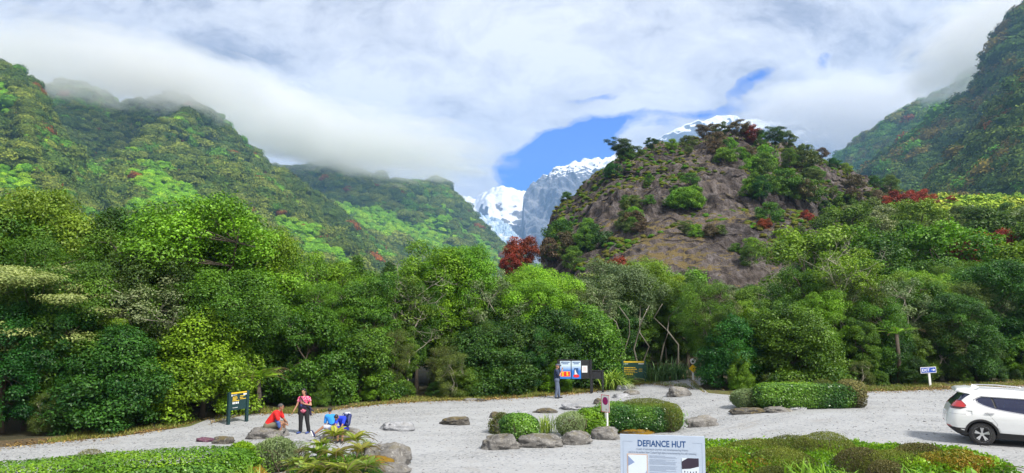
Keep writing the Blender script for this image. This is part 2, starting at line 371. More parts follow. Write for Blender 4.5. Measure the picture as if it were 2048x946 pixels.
# ------------------------------------------------------------------ forest canopy clumps on the flanks (one mass; nobody could count it)
def leafquads(C, N, size, asp=.5, rng=RNG, jit=.3):
    """one folded diamond leaf per centre; returns V(4n,3), F(n,4)"""
    n = len(C); r = rng.normal(size=(n, 3)); N = N / np.maximum(np.linalg.norm(N, axis=1, keepdims=True), 1e-6)
    T = np.cross(N, r); T /= np.maximum(np.linalg.norm(T, axis=1, keepdims=True), 1e-6); Bn = np.cross(N, T)
    s = (np.asarray(size) * (1 + jit * rng.uniform(-1, 1, n)))[:, None]
    a = C - T * s * .5; b = C + Bn * s * asp * .5 + N * s * .06; c = C + T * s * .5 - N * s * .1; d = C - Bn * s * asp * .5 + N * s * .06
    V = np.stack([a, b, c, d], 1).reshape(-1, 3); Fq = np.arange(4 * n).reshape(n, 4)
    return V, Fq
def ico(sub):
    import bmesh
    bm = bmesh.new(); bmesh.ops.create_icosphere(bm, subdivisions=sub, radius=1)
    V = np.array([v.co[:] for v in bm.verts]); Fc = np.array([[v.index for v in f.verts] for f in bm.faces]); bm.free(); return V, Fc
protocol = bpy.data.collections.new('clump_shapes')
M_clump = leafmat('hill_leaves', (.135, .20, .03), (.28, .36, .06), hue=0, trans=0, spec=.15, rough=.8, inst=True, val=0)
IV, IF = ico(2)
for k in range(6):
    rng = np.random.default_rng(100 + k); V = IV.copy()
    d = 1 + (fbm(V * 1.6 + k * 9, 3, k) - .5) * .9; V = V * d[:, None] * np.array([1, 1, .8]); V[:, 2] += .25
    n = 420; dr = rng.normal(size=(n, 3)); dr[:, 2] = np.abs(dr[:, 2]) * 1.1 - .25; dr /= np.linalg.norm(dr, axis=1, keepdims=True)
    rad = 1 + (fbm(dr * 1.6 + k * 9, 3, k) - .5) * .9; C = dr * (rad * rng.uniform(.95, 1.2, n))[:, None] * np.array([1, 1, .8]); C[:, 2] += .25
    LV, LF = leafquads(C, dr + rng.normal(size=(n, 3)) * .4 + np.array([0, 0, .3]), .2, .7, rng)
    VV = np.concatenate([V, LV]); T = np.zeros((len(VV), 3)); T[:, 1] = .35
    T[len(V):, 0] = np.repeat(rng.uniform(0, 1, n), 4); T[len(V):, 1] = np.repeat(rng.uniform(.3, .9, n), 4)
    me = npmesh('clump', VV, [IF, LF + len(V)], M_clump, smooth=False, tint=T)
    protocol.objects.link(bpy.data.objects.new('clump_%d' % k, me))
def gn_scatter():
    g = bpy.data.node_groups.new('scatter_clumps', 'GeometryNodeTree')
    g.interface.new_socket('Geometry', in_out='INPUT', socket_type='NodeSocketGeometry'); g.interface.new_socket('Geometry', in_out='OUTPUT', socket_type='NodeSocketGeometry')
    n = g.nodes; gi = n.new('NodeGroupInput'); go = n.new('NodeGroupOutput'); ip = n.new('GeometryNodeInstanceOnPoints'); ci = n.new('GeometryNodeCollectionInfo')
    ci.inputs['Collection'].default_value = protocol; ci.inputs['Separate Children'].default_value = True; ci.inputs['Reset Children'].default_value = True
    def attr(nm, typ):
        a = n.new('GeometryNodeInputNamedAttribute'); a.data_type = typ; a.inputs['Name'].default_value = nm
        return [o for o in a.outputs if o.enabled and o.name == 'Attribute'][0]
    L = g.links; L.new(gi.outputs[0], ip.inputs['Points']); L.new(ci.outputs[0], ip.inputs['Instance']); ip.inputs['Pick Instance'].default_value = True
    L.new(attr('which', 'INT'), ip.inputs['Instance Index']); L.new(attr('rot', 'FLOAT_VECTOR'), ip.inputs['Rotation']); L.new(attr('sc', 'FLOAT_VECTOR'), ip.inputs['Scale'])
    L.new(ip.outputs[0], go.inputs[0]); return g
GN = gn_scatter()
def scatter(name, P, S, itint, label, rng):
    """P points, S scales (n,3), itint colours: one object of kind stuff"""
    me = bpy.data.meshes.new(name); n = len(P); me.vertices.add(n); me.vertices.foreach_set('co', P.astype(np.float32).ravel())
    a = me.attributes.new('which', 'INT', 'POINT'); a.data.foreach_set('value', rng.integers(0, 6, n).astype(np.int32))
    rot = np.zeros((n, 3), np.float32); rot[:, 2] = rng.uniform(0, 6.28, n); rot[:, :2] = rng.normal(size=(n, 2)) * .15
    a = me.attributes.new('rot', 'FLOAT_VECTOR', 'POINT'); a.data.foreach_set('vector', rot.ravel())
    a = me.attributes.new('sc', 'FLOAT_VECTOR', 'POINT'); a.data.foreach_set('vector', S.astype(np.float32).ravel())
    T = np.ones((n, 4), np.float32); T[:, :3] = itint
    a = me.attributes.new('itint', 'FLOAT_COLOR', 'POINT'); a.data.foreach_set('color', T.ravel())
    o = link(name, me); md = o.modifiers.new('scatter', 'NODES'); md.node_group = GN
    tag(o, label, 'forest', kind='stuff'); return o
def flank_points(P, N, n, rng, thr, vmin=0, vmax=1.0, freq=90., seed=0):
    nv, nu = P.shape[:2]
    a = rng.uniform(vmin, vmax, n) * (nv - 1.001); b = rng.uniform(0, 1, n) * (nu - 1.001)
    i = a.astype(int); j = b.astype(int); fa = (a - i)[:, None]; fb = (b - j)[:, None]
    i1 = np.minimum(i + 1, nv - 1); j1 = np.minimum(j + 1, nu - 1)
    Q = P[i, j] * (1 - fa) * (1 - fb) + P[i1, j] * fa * (1 - fb) + P[i, j1] * (1 - fa) * fb + P[i1, j1] * fa * fb
    m = fbm(Q / freq, 3, seed) + N[i, j] * .5 + .35 * (a / nv) ** 2
    px, py = 1024 + F * Q[:, 0] / Q[:, 1], Q[:, 2]
    keep = (m > thr) & (px > -250) & (px < 2300)
    return Q[keep], m[keep]
def canopy(name, P, N, n, size, thr, seed, palette, label, freq=90., small=0.25, **k):
    rng = np.random.default_rng(seed)
    Q, m = flank_points(P, N, n, rng, thr, freq=freq, seed=seed, **k)
    nn = len(Q); s = size * rng.lognormal(0, .35, nn); lowm = rng.uniform(size=nn) < small; s[lowm] *= .5
    S = np.stack([s, s, s * rng.uniform(.7, 1.1, nn)], 1)
    pal = np.array([p[1] for p in palette]); pr = np.array([p[0] for p in palette]); zone = fbm(Q / (freq * .7) + 40, 2, seed + 1)
    idx = np.searchsorted(np.cumsum(pr / pr.sum()), np.clip(rng.uniform(size=nn) * .7 + (zone - .5) * 1.4 + .15, 0, .9999))
    T = pal[np.clip(idx, 0, len(pal) - 1)] * rng.uniform(.8, 1.2, (nn, 1))
    red = rng.uniform(size=nn) < .012; T[red] = np.array([1.5, .36, .36]) * rng.uniform(.5, 1, (red.sum(), 1))
    return scatter(name, Q, S, T, label, rng)
palL = [(.34, (.36, .46, .42)), (.30, (.58, .60, .52)), (.20, (.90, .82, .72)), (.16, (.5, .85, .42))]
palR = [(.35, (.30, .42, .40)), (.25, (.5, .55, .5)), (.25, (.85, .50, .48)), (.15, (.45, .85, .40))]
canopy('forest', PA, NA, 34000, 3.7, .52, 1, palL, 'olive and green bush covering the near hillside under the cloud', 70.)
canopy('forest', PB, NB, 64000, 5.2, .52, 2, palL, 'bush of olive crowns covering the big sloping spur below the cloud', 110.)
canopy('forest', PM, NM, 46000, 7.5, .58, 3, palL, 'hazy blue green bush on the valley side beside the glacier', 160.)
palF = [(.5, (.95, 1.5, .40)), (.3, (1.45, 1.8, .5)), (.2, (.55, 1.0, .40))]
canopy('forest', PA, NA, 26000, 2.0, -1, 21, palF, 'bright green ferns and scrub between the crowns of the near hillside', 70., small=.5)
canopy('forest', PB, NB, 46000, 2.9, -1, 22, palF, 'bright green scrub between the crowns of the big spur', 110., small=.5)
canopy('forest', PM, NM, 40000, 4.2, -1, 23, palF, 'hazy green scrub on the valley side beside the glacier', 160., small=.5)
canopy('forest', PR3, NR3, 22000, 9, .35, 4, [(.5, (.45, .75, .55)), (.3, (.7, .85, .6)), (.2, (.8, .6, .6))], 'hazy blue bush on the slope running up into the cloud', 120.)  # bluer crown palette: some distance haze is put into the leaf colour
canopy('forest', PR2, NR2, 26000, 6.5, .35, 5, palR, 'dark bush with rusty patches on the middle steep spur', 90.)
canopy('forest', PR1, NR1, 22000, 4.2, .35, 6, palR, 'shaded brown and green bush on the closest steep flank', 60.)
# ------------------------------------------------------------------ haze and the clouds caught on the summits
def boxmesh(name, lo, hi, mat):
    b = MB().box(lo, hi); return b.build(name, mat)
m = bpy.data.materials.new('haze'); m.use_nodes = True; nt = NT(m.node_tree); nt.n.clear(); o_ = nt.new('ShaderNodeOutputMaterial')
pv = nt.new('ShaderNodeVolumePrincipled', ins={'Color': (.34, .60, 1.0, 1), 'Density': .00014, 'Anisotropy': 0.2}); nt.link(pv.outputs[0], o_.inputs['Volume'])
tag(boxmesh('haze', (-4800, -60, -3), (4800, 7200, 1560), m), 'thin blue haze in the valley air', 'haze', kind='stuff')
def cloudmat(name, dens, nscale, seed):
    m = bpy.data.materials.new(name); m.use_nodes = True; nt = NT(m.node_tree); nt.n.clear(); o_ = nt.new('ShaderNodeOutputMaterial')
    tc = nt.new('ShaderNodeTexCoord').outputs['Object']
    ln = nt.new('ShaderNodeVectorMath', operation='LENGTH'); nt.link(tc, ln.inputs[0])
    mp = nt.new('ShaderNodeMapping', ins={0: tc, 'Location': (seed, seed * 2.3, 0)}).outputs[0]
    n = nt.noise(mp, nscale * 1.5, 7, .62)
    r = nt.math('SUBTRACT', 1.0, ln.outputs['Value'])
    t = nt.math('ADD', nt.math('MULTIPLY', r, 1.6), nt.math('MULTIPLY', nt.math('SUBTRACT', n, .55), 3.0))
    d = nt.math('MULTIPLY', nt.ramp(t, [(0.0, 0.0), (.7, 1.0)]), dens * 1.25)
    pv = nt.new('ShaderNodeVolumePrincipled', ins={'Color': (1, 1, 1, 1), 'Density': d, 'Anisotropy': .1}); nt.link(pv.outputs[0], o_.inputs['Volume'])
    m.cycles.volume_step_rate = 1.0; m.volume_intersection_method = 'FAST' if hasattr(m, 'volume_intersection_method') else None
    return m
def cloud(px, py, D, rx, ry, rz, dens, label, seed, rot=0, ns=2.2):
    V, Fc = ico(3); me = npmesh('cloud', V, Fc, cloudmat('cloud', dens, ns, seed))
    o = link('cloud', me); o.location = at(px, py, D); o.scale = (rx, ry, rz); o.rotation_euler = (0, rot, 0)
    return tag(o, label, 'cloud', kind='stuff')
scene.cycles.volume_step_rate = 1.0; scene.cycles.volume_max_steps = 64
cloud(130, 128, 1010, 300, 170, 62, .008, 'grey cloud wrapped round the dark summits', 1.3, rot=.1)
cloud(345, 158, 1050, 170, 150, 58, .008, 'small cloud cap on the summit of the long spur', 5.1, rot=.25)
cloud(520, 215, 1700, 330, 200, 105, .010, 'white cloud rising behind the long spur', 9.1, rot=.4)
cloud(700, 285, 1650, 420, 260, 90, .008, 'white cloud lying along the middle ridge', 8.7, rot=.12)
cloud(2010, 60, 1250, 210, 260, 110, .008, 'cloud hiding the top of the steep spur', 12.9, rot=-.5)

cloud(1700, 225, 3400, 600, 500, 190, .006, 'thin cloud drifting past the high snow peak', 17.7, rot=.1)
# ------------------------------------------------------------------ ground
def axis(a, b, step, far, k=1.35):
    L = list(np.arange(a, b + 1e-6, step)); s = step
    while L[-1] < far[1]: s *= k; L.append(L[-1] + s)
    s = step
    while L[0] > far[0]: s *= k; L.insert(0, L[0] - s)
    return np.array(L)
_gz0 = gz
def gz(x, y): return _gz0(x, np.minimum(y, 230))
gx, gy = axis(-34, 40, .7, (-7000, 7000)), axis(-4, 62, .7, (-300, 9000))
X, Y = np.meshgrid(gx, gy); Z = gz(X, Y)
i = np.arange(X.size).reshape(X.shape)
Fq = np.stack([i[:-1, :-1], i[:-1, 1:], i[1:, 1:], i[1:, :-1]], -1).reshape(-1, 4)
m, nt, b, out = newmat('forest_floor'); tc = nt.new('ShaderNodeTexCoord').outputs['Object']
c = nt.mix(nt.noise(tc, 1.3, 8, .7), (.028, .024, .014), (.05, .055, .018)); c = nt.mix(nt.ramp(nt.noise(tc, 14, 5, .7), [(.5, 0), (.7, 1.0)]), c, (.11, .075, .03))
nt.link(c, b.inputs['Base Color']); b.inputs['Roughness'].default_value = .95; bump(nt, b, nt.noise(tc, 20, 6, .7), .8, .08)
tag(link('ground', npmesh('ground', np.stack([X, Y, Z], -1).reshape(-1, 3), Fq, m)), kind='structure')
M_floor = m
# gravel yard: from below the picture to the forest edge
edge_px = [(-420, 940), (-150, 910), (0, 897), (120, 886), (230, 875), (340, 860), (428, 847), (433, 833), (500, 829), (560, 829), (640, 828), (680, 819), (740, 812), (800, 807), (900, 802), (960, 802), (1050, 796), (1140, 790), (1200, 782), (1250, 775), (1290, 768), (1350, 762), (1383, 759), (1388, 779), (1410, 787), (1480, 793), (1540, 792), (1640, 791), (1700, 785), (1800, 783), (1900, 779), (1980, 775), (2060, 771), (2500, 758)]
EDGE = [G(*p) for p in edge_px]
_ex = np.array([p[0] for p in edge_px], float); _ey = np.array([p[1] for p in edge_px], float)
def edgeD(px): return G(px, float(np.interp(px, _ex, _ey)) ).y
def gravelmat():
    m, nt, b, out = newmat('gravel'); tc = nt.new('ShaderNodeTexCoord').outputs['Object']
    big = nt.noise(tc, .22, 6, .6, .8); med = nt.noise(tc, 1.4, 6, .65); fine = nt.noise(tc, 16, 6, .8)
    vo = nt.new('ShaderNodeTexVoronoi', ins={'Scale': 17.0, 'Vector': tc}); vc = nt.new('ShaderNodeSeparateColor', ins={0: vo.outputs['Color']}).outputs[0]
    c = nt.mix(vc, (.17, .18, .19), (.37, .375, .38))
    sand = nt.mix(fine, (.295, .305, .32), (.37, .38, .39))
    # wheel tracks rubbed pale and fine, coarse stones between
    f = nt.ramp(nt.math('ADD', nt.math('MULTIPLY', big, .75), nt.math('MULTIPLY', med, .3)), [(.45, 0.0), (.62, 1.0)])
    c = nt.mix(nt.math('MULTIPLY_ADD', f, .75, .2), c, sand)
    c = nt.mix(nt.ramp(vc, [(.0, 1.0), (.07, 0.0)]), c, (.12, .12, .13))
    c = nt.mix(nt.ramp(nt.noise(tc, .6, 5, .7, 1.5), [(.56, 0.0), (.72, .6)]), c, (.26, .245, .225))
    wv = nt.new('ShaderNodeTexWave', ins={'Vector': nt.new('ShaderNodeMapping', ins={0: tc, 'Rotation': (0, 0, math.radians(78))}).outputs[0], 'Scale': .16, 'Distortion': 12.0, 'Detail': 4.0, 'Detail Scale': .6})
    c = nt.mix(nt.math('MULTIPLY', nt.ramp(wv.outputs['Fac'], [(.62, 0.0), (.85, 1.0)]), .22), c, (.40, .41, .425))
    nt.link(c, b.inputs['Base Color']); b.inputs['Roughness'].default_value = .9; b.inputs['Specular IOR Level'].default_value = .2
    bump(nt, b, nt.math('ADD', vc, nt.math('MULTIPLY', fine, .6)), .45, .025); return m
M_gravel = gravelmat()
def strip_sheet(name, far, near, nu, nv, lift, mat, jag=.12):
    A = np.array([[p.x, p.y] for p in far]); Bp = np.array([[p.x, p.y] for p in near])
    def rs(A, n):
        d = np.r_[0, np.cumsum(np.linalg.norm(np.diff(A, axis=0), axis=1))]; t = np.linspace(0, d[-1], n); return np.stack([np.interp(t, d, A[:, 0]), np.interp(t, d, A[:, 1])], 1)
    A = rs(A, nu); Bp = rs(Bp, nu); t = np.linspace(0, 1, nv)[:, None, None] ** .8
    P = Bp[None] * (1 - t) + A[None] * t
    jit = (fbm(np.stack([A[:, 0] * 1.6, A[:, 1] * 1.6, A[:, 0] * 0], 1), 4, 5) - .5) * jag * 6
    P[..., 1] += jit[None] * (t[..., 0] ** 6)
    Z = gz(P[..., 0], P[..., 1]) + lift
    i = np.arange(nu * nv).reshape(nv, nu); Fq = np.stack([i[:-1, :-1], i[:-1, 1:], i[1:, 1:], i[1:, :-1]], -1).reshape(-1, 4)
    return tag(link(name, npmesh(name, np.concatenate([P, Z[..., None]], -1).reshape(-1, 3), Fq, mat)), kind='structure')
near = [Vector((p.x * .0 + (-14 + 34 * k / (len(EDGE) - 1)), 5.5, 0)) for k, p in enumerate(EDGE)]
strip_sheet('gravel_yard', EDGE, [Vector((-22, 5, 0)), Vector((34, 5, 0))], 420, 90, .03, M_gravel, jag=.06)
strip_sheet('path', [G(1300, 767), G(1350, 761.5), G(1384, 757.5), G(1425, 755)], [G(1300, 790), G(1360, 784), G(1392, 776), G(1430, 762)], 60, 20, .034, M_gravel, jag=.02)
# grass and litter verge along the edge
m, nt, b, out = newmat('verge'); tc = nt.new('ShaderNodeTexCoord').outputs['Object']
c = nt.mix(nt.ramp(nt.noise(tc, .5, 6, .65), [(.42, 0.0), (.6, 1.0)]), (.085, .06, .028), (.10, .13, .02)); c = nt.mix(nt.ramp(nt.noise(tc, 9, 6, .8), [(.5, 0.0), (.66, 1.0)]), c, (.20, .13, .05))
nt.link(c, b.inputs['Base Color']); b.inputs['Roughness'].default_value = .95; bump(nt, b, nt.noise(tc, 25, 5, .7), .8, .05)
def shift(L, d): return [Vector((p.x, p.y + d, 0)) for p in L]
strip_sheet('verge', shift(EDGE, 1.9), shift(EDGE, -.25), 420, 8, .012, m, jag=.02)
def blades(P, H, W, lean, segs, rng, droop=1.0, twist=.3):
    """arching grass or flax blades rooted at P (n,3); H, W, lean arrays; V ((segs+1)*2 per blade)"""
    n = len(P); az = rng.uniform(0, 2 * PI, n); d = np.stack([np.cos(az), np.sin(az), 0 * az], 1); s = np.stack([-np.sin(az + twist * rng.normal(size=n)), np.cos(az + twist * rng.normal(size=n)), 0 * az], 1)
    V = np.zeros((n, segs + 1, 2, 3)); t = np.linspace(0, 1, segs + 1)
    for k, tt in enumerate(t):
        up = H * (tt - droop * lean * tt ** 2.4 * .55); outw = H * lean * tt ** 1.6
        c = P + d * outw[:, None]; c[:, 2] += up; wd = W * (1 - tt ** 2.2) * (.55 + .45 * min(1, tt * 4)) + .0008
        V[:, k, 0] = c - s * wd[:, None] * .5; V[:, k, 1] = c + s * wd[:, None] * .5; 
    idx = np.arange(n * (segs + 1) * 2).reshape(n, segs + 1, 2)
    Fq = np.stack([idx[:, :-1, 0], idx[:, :-1, 1], idx[:, 1:, 1], idx[:, 1:, 0]], -1).reshape(-1, 4)
    return V.reshape(-1, 3), Fq
M_grass = leafmat('grass_blades', (.11, .16, .02), (.24, .24, .05), hue=0, val=0)
M_litter = leafmat('fallen_leaves', (.16, .09, .03), (.42, .30, .10), hue=0, val=0, trans=0)
rng = np.random.default_rng(5)
n = 26000; t = rng.uniform(-150, 2200, n); D0 = np.interp(t, _ex, _ey); D0 = CAMZ / ((D0 - 616.5) / F)
base = []
ex = np.array([p.x for p in EDGE]); eyv = np.array([p.y for p in EDGE]); xx = rng.uniform(-16, 28, n)
o_ = np.argsort(ex); yv = np.interp(xx, ex[o_], eyv[o_]); yy_ = yv + rng.uniform(0, 1, n) ** 1.3 * 2.2 + .02
keep = fbm(np.stack([xx * .9, yy_ * .9, xx * 0], 1), 3, 8) > .42; xx, yy_ = xx[keep], yy_[keep]; n = len(xx)
P = np.stack([xx, yy_, gz(xx, yy_) + .01], 1); zone = fbm(np.stack([xx * .35, yy_ * .3, xx * 0], 1), 3, 3)
V, Fq = blades(P, rng.uniform(.06, .2, n), np.full(n, .022), rng.uniform(.2, .8, n), 2, rng)
T = np.zeros((len(V), 3)); T[:, 0] = np.repeat(np.clip(zone * 1.6 - .3 + rng.normal(size=n) * .2, 0, 1), 6); T[:, 1] = np.repeat(rng.uniform(.3, .9, n), 6)
tag(link('grass', npmesh('grass', V, Fq, M_grass, smooth=False, tint=T)), 'short yellow green grass along the foot of the bush', 'grass', kind='stuff')
n = 9000; xx = rng.uniform(-17, 28, n); yv = np.interp(xx, ex[o_], eyv[o_]); yy_ = yv + rng.normal(size=n) * .45 + .25
P = np.stack([xx, yy_, gz(xx, yy_) + .045], 1); Nn = rng.normal(size=(n, 3)) * .4 + np.array([0, 0, 1.])
V, Fq = leafquads(P, Nn, .085, .55, rng); T = np.zeros((len(V), 3)); T[:, 0] = np.repeat(rng.uniform(0, 1, n) ** 2, 4); T[:, 1] = np.repeat(rng.uniform(.2, .9, n), 4)
tag(link('leaf_litter', npmesh('leaf_litter', V, Fq, M_litter, smooth=False, tint=T)), 'brown and yellow fallen leaves along the gravel edge', 'leaf litter', kind='stuff')
rng = np.random.default_rng(15); n = 3200; IV1, IF1 = ico(1); xx = rng.uniform(-17, 24, n); yv = np.interp(xx, ex[o_], eyv[o_]); yy_ = 16 + (yv - 16) * rng.uniform(0, 1, n) ** .7 - .1; sz = .018 * rng.lognormal(0, .45, n)
P = np.stack([xx, yy_, gz(xx, yy_) + .035], 1); V = (IV1[None] * (1 + (rng.uniform(size=(n, len(IV1), 1)) - .5) * .6) * np.stack([sz, sz * .8, sz * .6], 1)[:, None] + P[:, None]).reshape(-1, 3); Fq = (IF1[None] + (np.arange(n) * len(IV1))[:, None, None]).reshape(-1, 3)
tag(link('loose_stones', npmesh('loose_stones', V, Fq, plain('loose_stone', (.22, .22, .23), .9, var=.7, scale=2.5), smooth=False)), 'loose pebbles scattered over the gravel', 'pebbles', kind='stuff')
# ------------------------------------------------------------------ the rock knoll
def rockmat(name, c1, c2, moss=(.22, .16, .04), mossamt=.5, s=1.0, pale=(.42, .40, .38), paleamt=.6):
    m, nt, b, out = newmat(name); tc = nt.new('ShaderNodeTexCoord').outputs['Object']; geo = nt.new('ShaderNodeNewGeometry')
    oi = nt.new('ShaderNodeObjectInfo'); off = nt.new('ShaderNodeVectorMath', operation='MULTIPLY_ADD'); nt.link(oi.outputs['Random'], off.inputs[0]); off.inputs[1].default_value = (37, 51, 23); nt.link(tc, off.inputs[2]); tc = off.outputs[0]
    mp = nt.new('ShaderNodeMapping', ins={0: tc, 'Scale': (1, 1, 2.2), 'Rotation': (.25, .3, 0)}).outputs[0]
    n = nt.noise(mp, 1.2 * s, 10, .62, .5); n2 = nt.noise(tc, 7 * s, 8, .72); n3 = nt.noise(tc, 2.1 * s, 7, .7)
    c = nt.mix(nt.ramp(n, [(.36, 0.0), (.64, 1.0)]), c1, c2)
    c = nt.mix(nt.math('MULTIPLY', nt.ramp(n2, [(.56, 0.0), (.66, 1.0)]), paleamt), c, pale)
    c = nt.mix(nt.math('MULTIPLY', nt.ramp(n2, [(.30, 1.0), (.42, 0.0)]), .7), c, tuple(x * .3 for x in c1))
    nz = nt.new('ShaderNodeSeparateXYZ', ins={0: geo.outputs['Normal']}).outputs[2]
    t = nt.math('ADD', nt.math('MULTIPLY', nz, .16), nt.math('MULTIPLY', n3, 1.1))
    c = nt.mix(nt.math('MULTIPLY', nt.ramp(t, [(.72 - .3 * mossamt, 0.0), (.80 - .3 * mossamt, 1.0)]), min(1, mossamt * 1.8)), c, nt.mix(n2, moss, tuple(x * .55 for x in moss)))
    nt.link(c, b.inputs['Base Color']); b.inputs['Roughness'].default_value = .85; b.inputs['Specular IOR Level'].default_value = .25
    bump(nt, b, nt.math('ADD', n2, n), .9, .12 / s); return m
m, nt, b, out = newmat('knoll_rock'); tc = nt.new('ShaderNodeTexCoord').outputs['Object']; nz = nt.new('ShaderNodeSeparateXYZ', ins={0: nt.new('ShaderNodeNewGeometry').outputs['Normal']}).outputs[2]
st = nt.new('ShaderNodeMapping', ins={0: tc, 'Scale': (1, 1, .22)}).outputs[0]
n = nt.noise(tc, .07, 8, .6); n2 = nt.noise(tc, .55, 9, .72); n3 = nt.noise(st, .6, 8, .7)
c = nt.mix(nt.ramp(n, [(.38, 0.0), (.62, 1.0)]), (.062, .052, .050), (.175, .145, .132)); c = nt.mix(nt.ramp(n3, [(.52, 0.0), (.68, .75)]), c, (.30, .27, .27)); c = nt.mix(nt.ramp(n3, [(.34, .9), (.50, 0.0)]), c, (.018, .015, .016))
t_ = nt.math('ADD', nz, nt.math('MULTIPLY', nt.math('SUBTRACT', n2, .5), 1.6)); t_ = nt.math('ADD', t_, nt.math('MULTIPLY', nt.math('SUBTRACT', n, .5), 1.2))
c = nt.mix(nt.ramp(t_, [(.92, 0.0), (1.08, .9)]), c, nt.mix(nt.noise(tc, .3, 6, .7), (.10, .095, .03), (.33, .23, .09)))
c = nt.mix(nt.ramp(nt.noise(tc, 1.6, 6, .8), [(.60, 0.0), (.70, .8)]), c, (.36, .32, .30))
nt.link(c, b.inputs['Base Color']); b.inputs['Roughness'].default_value = .9; b.inputs['Specular IOR Level'].default_value = .15; bump(nt, b, nt.math('ADD', n2, n3), 1.0, 1.6); M_knoll = m
PK, NK, _ = sheet('hill', [(1060, 640, 150), (1082, 520, 155), (1090, 468, 160), (1103, 425, 165), (1140, 388, 172), (1195, 348, 180), (1236, 318, 184), (1262, 305, 186), (1310, 296, 188), (1370, 285, 190), (1440, 270, 192), (1500, 272, 192), (1560, 290, 192), (1620, 308, 192), (1690, 336, 194), (1760, 366, 196), (1830, 396, 200), (1950, 424, 210), (2100, 470, 220)],
      [(1040, 700, 100), (1300, 660, 95), (1700, 620, 110), (2100, 560, 150)], 640, 380, 22, 42, M_knoll, rug=.015, power=.72, back=.4, seed=91, gully=.18, ridgeamp=.06, ledge=(13, 1.5))
PS, NS_, _ = sheet('hill', [(1128, 600, 118), (1150, 535, 120), (1172, 506, 122), (1225, 478, 126), (1290, 440, 130), (1345, 418, 132), (1400, 407, 134), (1470, 402, 135), (1540, 408, 136), (1600, 424, 137), (1650, 450, 138), (1700, 520, 138)],
      [(1120, 680, 88), (1720, 650, 92)], 420, 220, 8, 24, M_knoll, rug=.010, power=.62, back=.5, seed=97, gully=.3, ridgeamp=.1, ledge=(9, .8))
def onsheet(P, px, py, fmax=1e9):
    Q = P.reshape(-1, 3); z = Q[:, 2] - CAMZ; d = cp_ * Q[:, 1] + sp_ * z; h = cp_ * z - sp_ * Q[:, 1]
    x = 1024 + F * Q[:, 0] / d; y = 473 - F * h / d
    e = (x - px) ** 2 + (y - py) ** 2; near_ = np.where(e < max(e.min() * 1.0001, 9))[0]
    return Vector(Q[near_[np.argmin(Q[near_, 1])]])
# ------------------------------------------------------------------ plants
G_BRIGHT = leafmat('leaves_bright', (.07, .17, .010), (.22, .41, .02), hue=.015)
G_LIME = leafmat('leaves_lime', (.13, .26, .012), (.34, .50, .025))
G_MID = leafmat('leaves_mid', (.035, .10, .011), (.14, .27, .02), hue=.015)
G_DARK = leafmat('leaves_dark', (.012, .052, .009), (.065, .16, .018), rough=.5, spec=.35)
G_OLIVE = leafmat('leaves_olive', (.05, .09, .016), (.15, .21, .035), trans=.15, hue=.015)
G_PALE = leafmat('leaves_pale', (.13, .21, .045), (.34, .42, .15))
G_SILVER = leafmat('leaves_silver', (.10, .15, .06), (.23, .28, .13))
G_YELLOW = leafmat('leaves_yellow', (.09, .16, .012), (.22, .32, .025), hue=.012)
G_RED = leafmat('leaves_red', (.09, .03, .012), (.36, .055, .02), hue=.01)
G_BROWN = leafmat('leaves_brown', (.07, .055, .025), (.17, .12, .06), trans=.1)
M_bark = plain('bark', (.075, .06, .045), .9, var=.5, scale=5)
M_palebark = plain('pale_bark', (.36, .33, .27), .85, var=.35, scale=5)
def prof(kind, t):
    if kind == 'round': return np.sqrt(np.clip(1 - ((t - .45) / .58) ** 2, 0, 1)) ** .8
    if kind == 'umb': return np.clip(t * 1.6, 0, 1) ** .8 * np.sqrt(np.clip(1 - ((t - .6) / .45).clip(0, 1) ** 2, .05, 1))
    if kind == 'shrub': return (1 - t ** 2.6).clip(0, 1) ** .5 * (.82 + .18 * np.sin(t * 3))
    if kind == 'cone': return (1 - t).clip(.03, 1) ** .7
    if kind == 'tall': return np.sqrt(np.clip(1 - ((t - .5) / .55) ** 2, 0, 1)) ** .6
TREES = {}
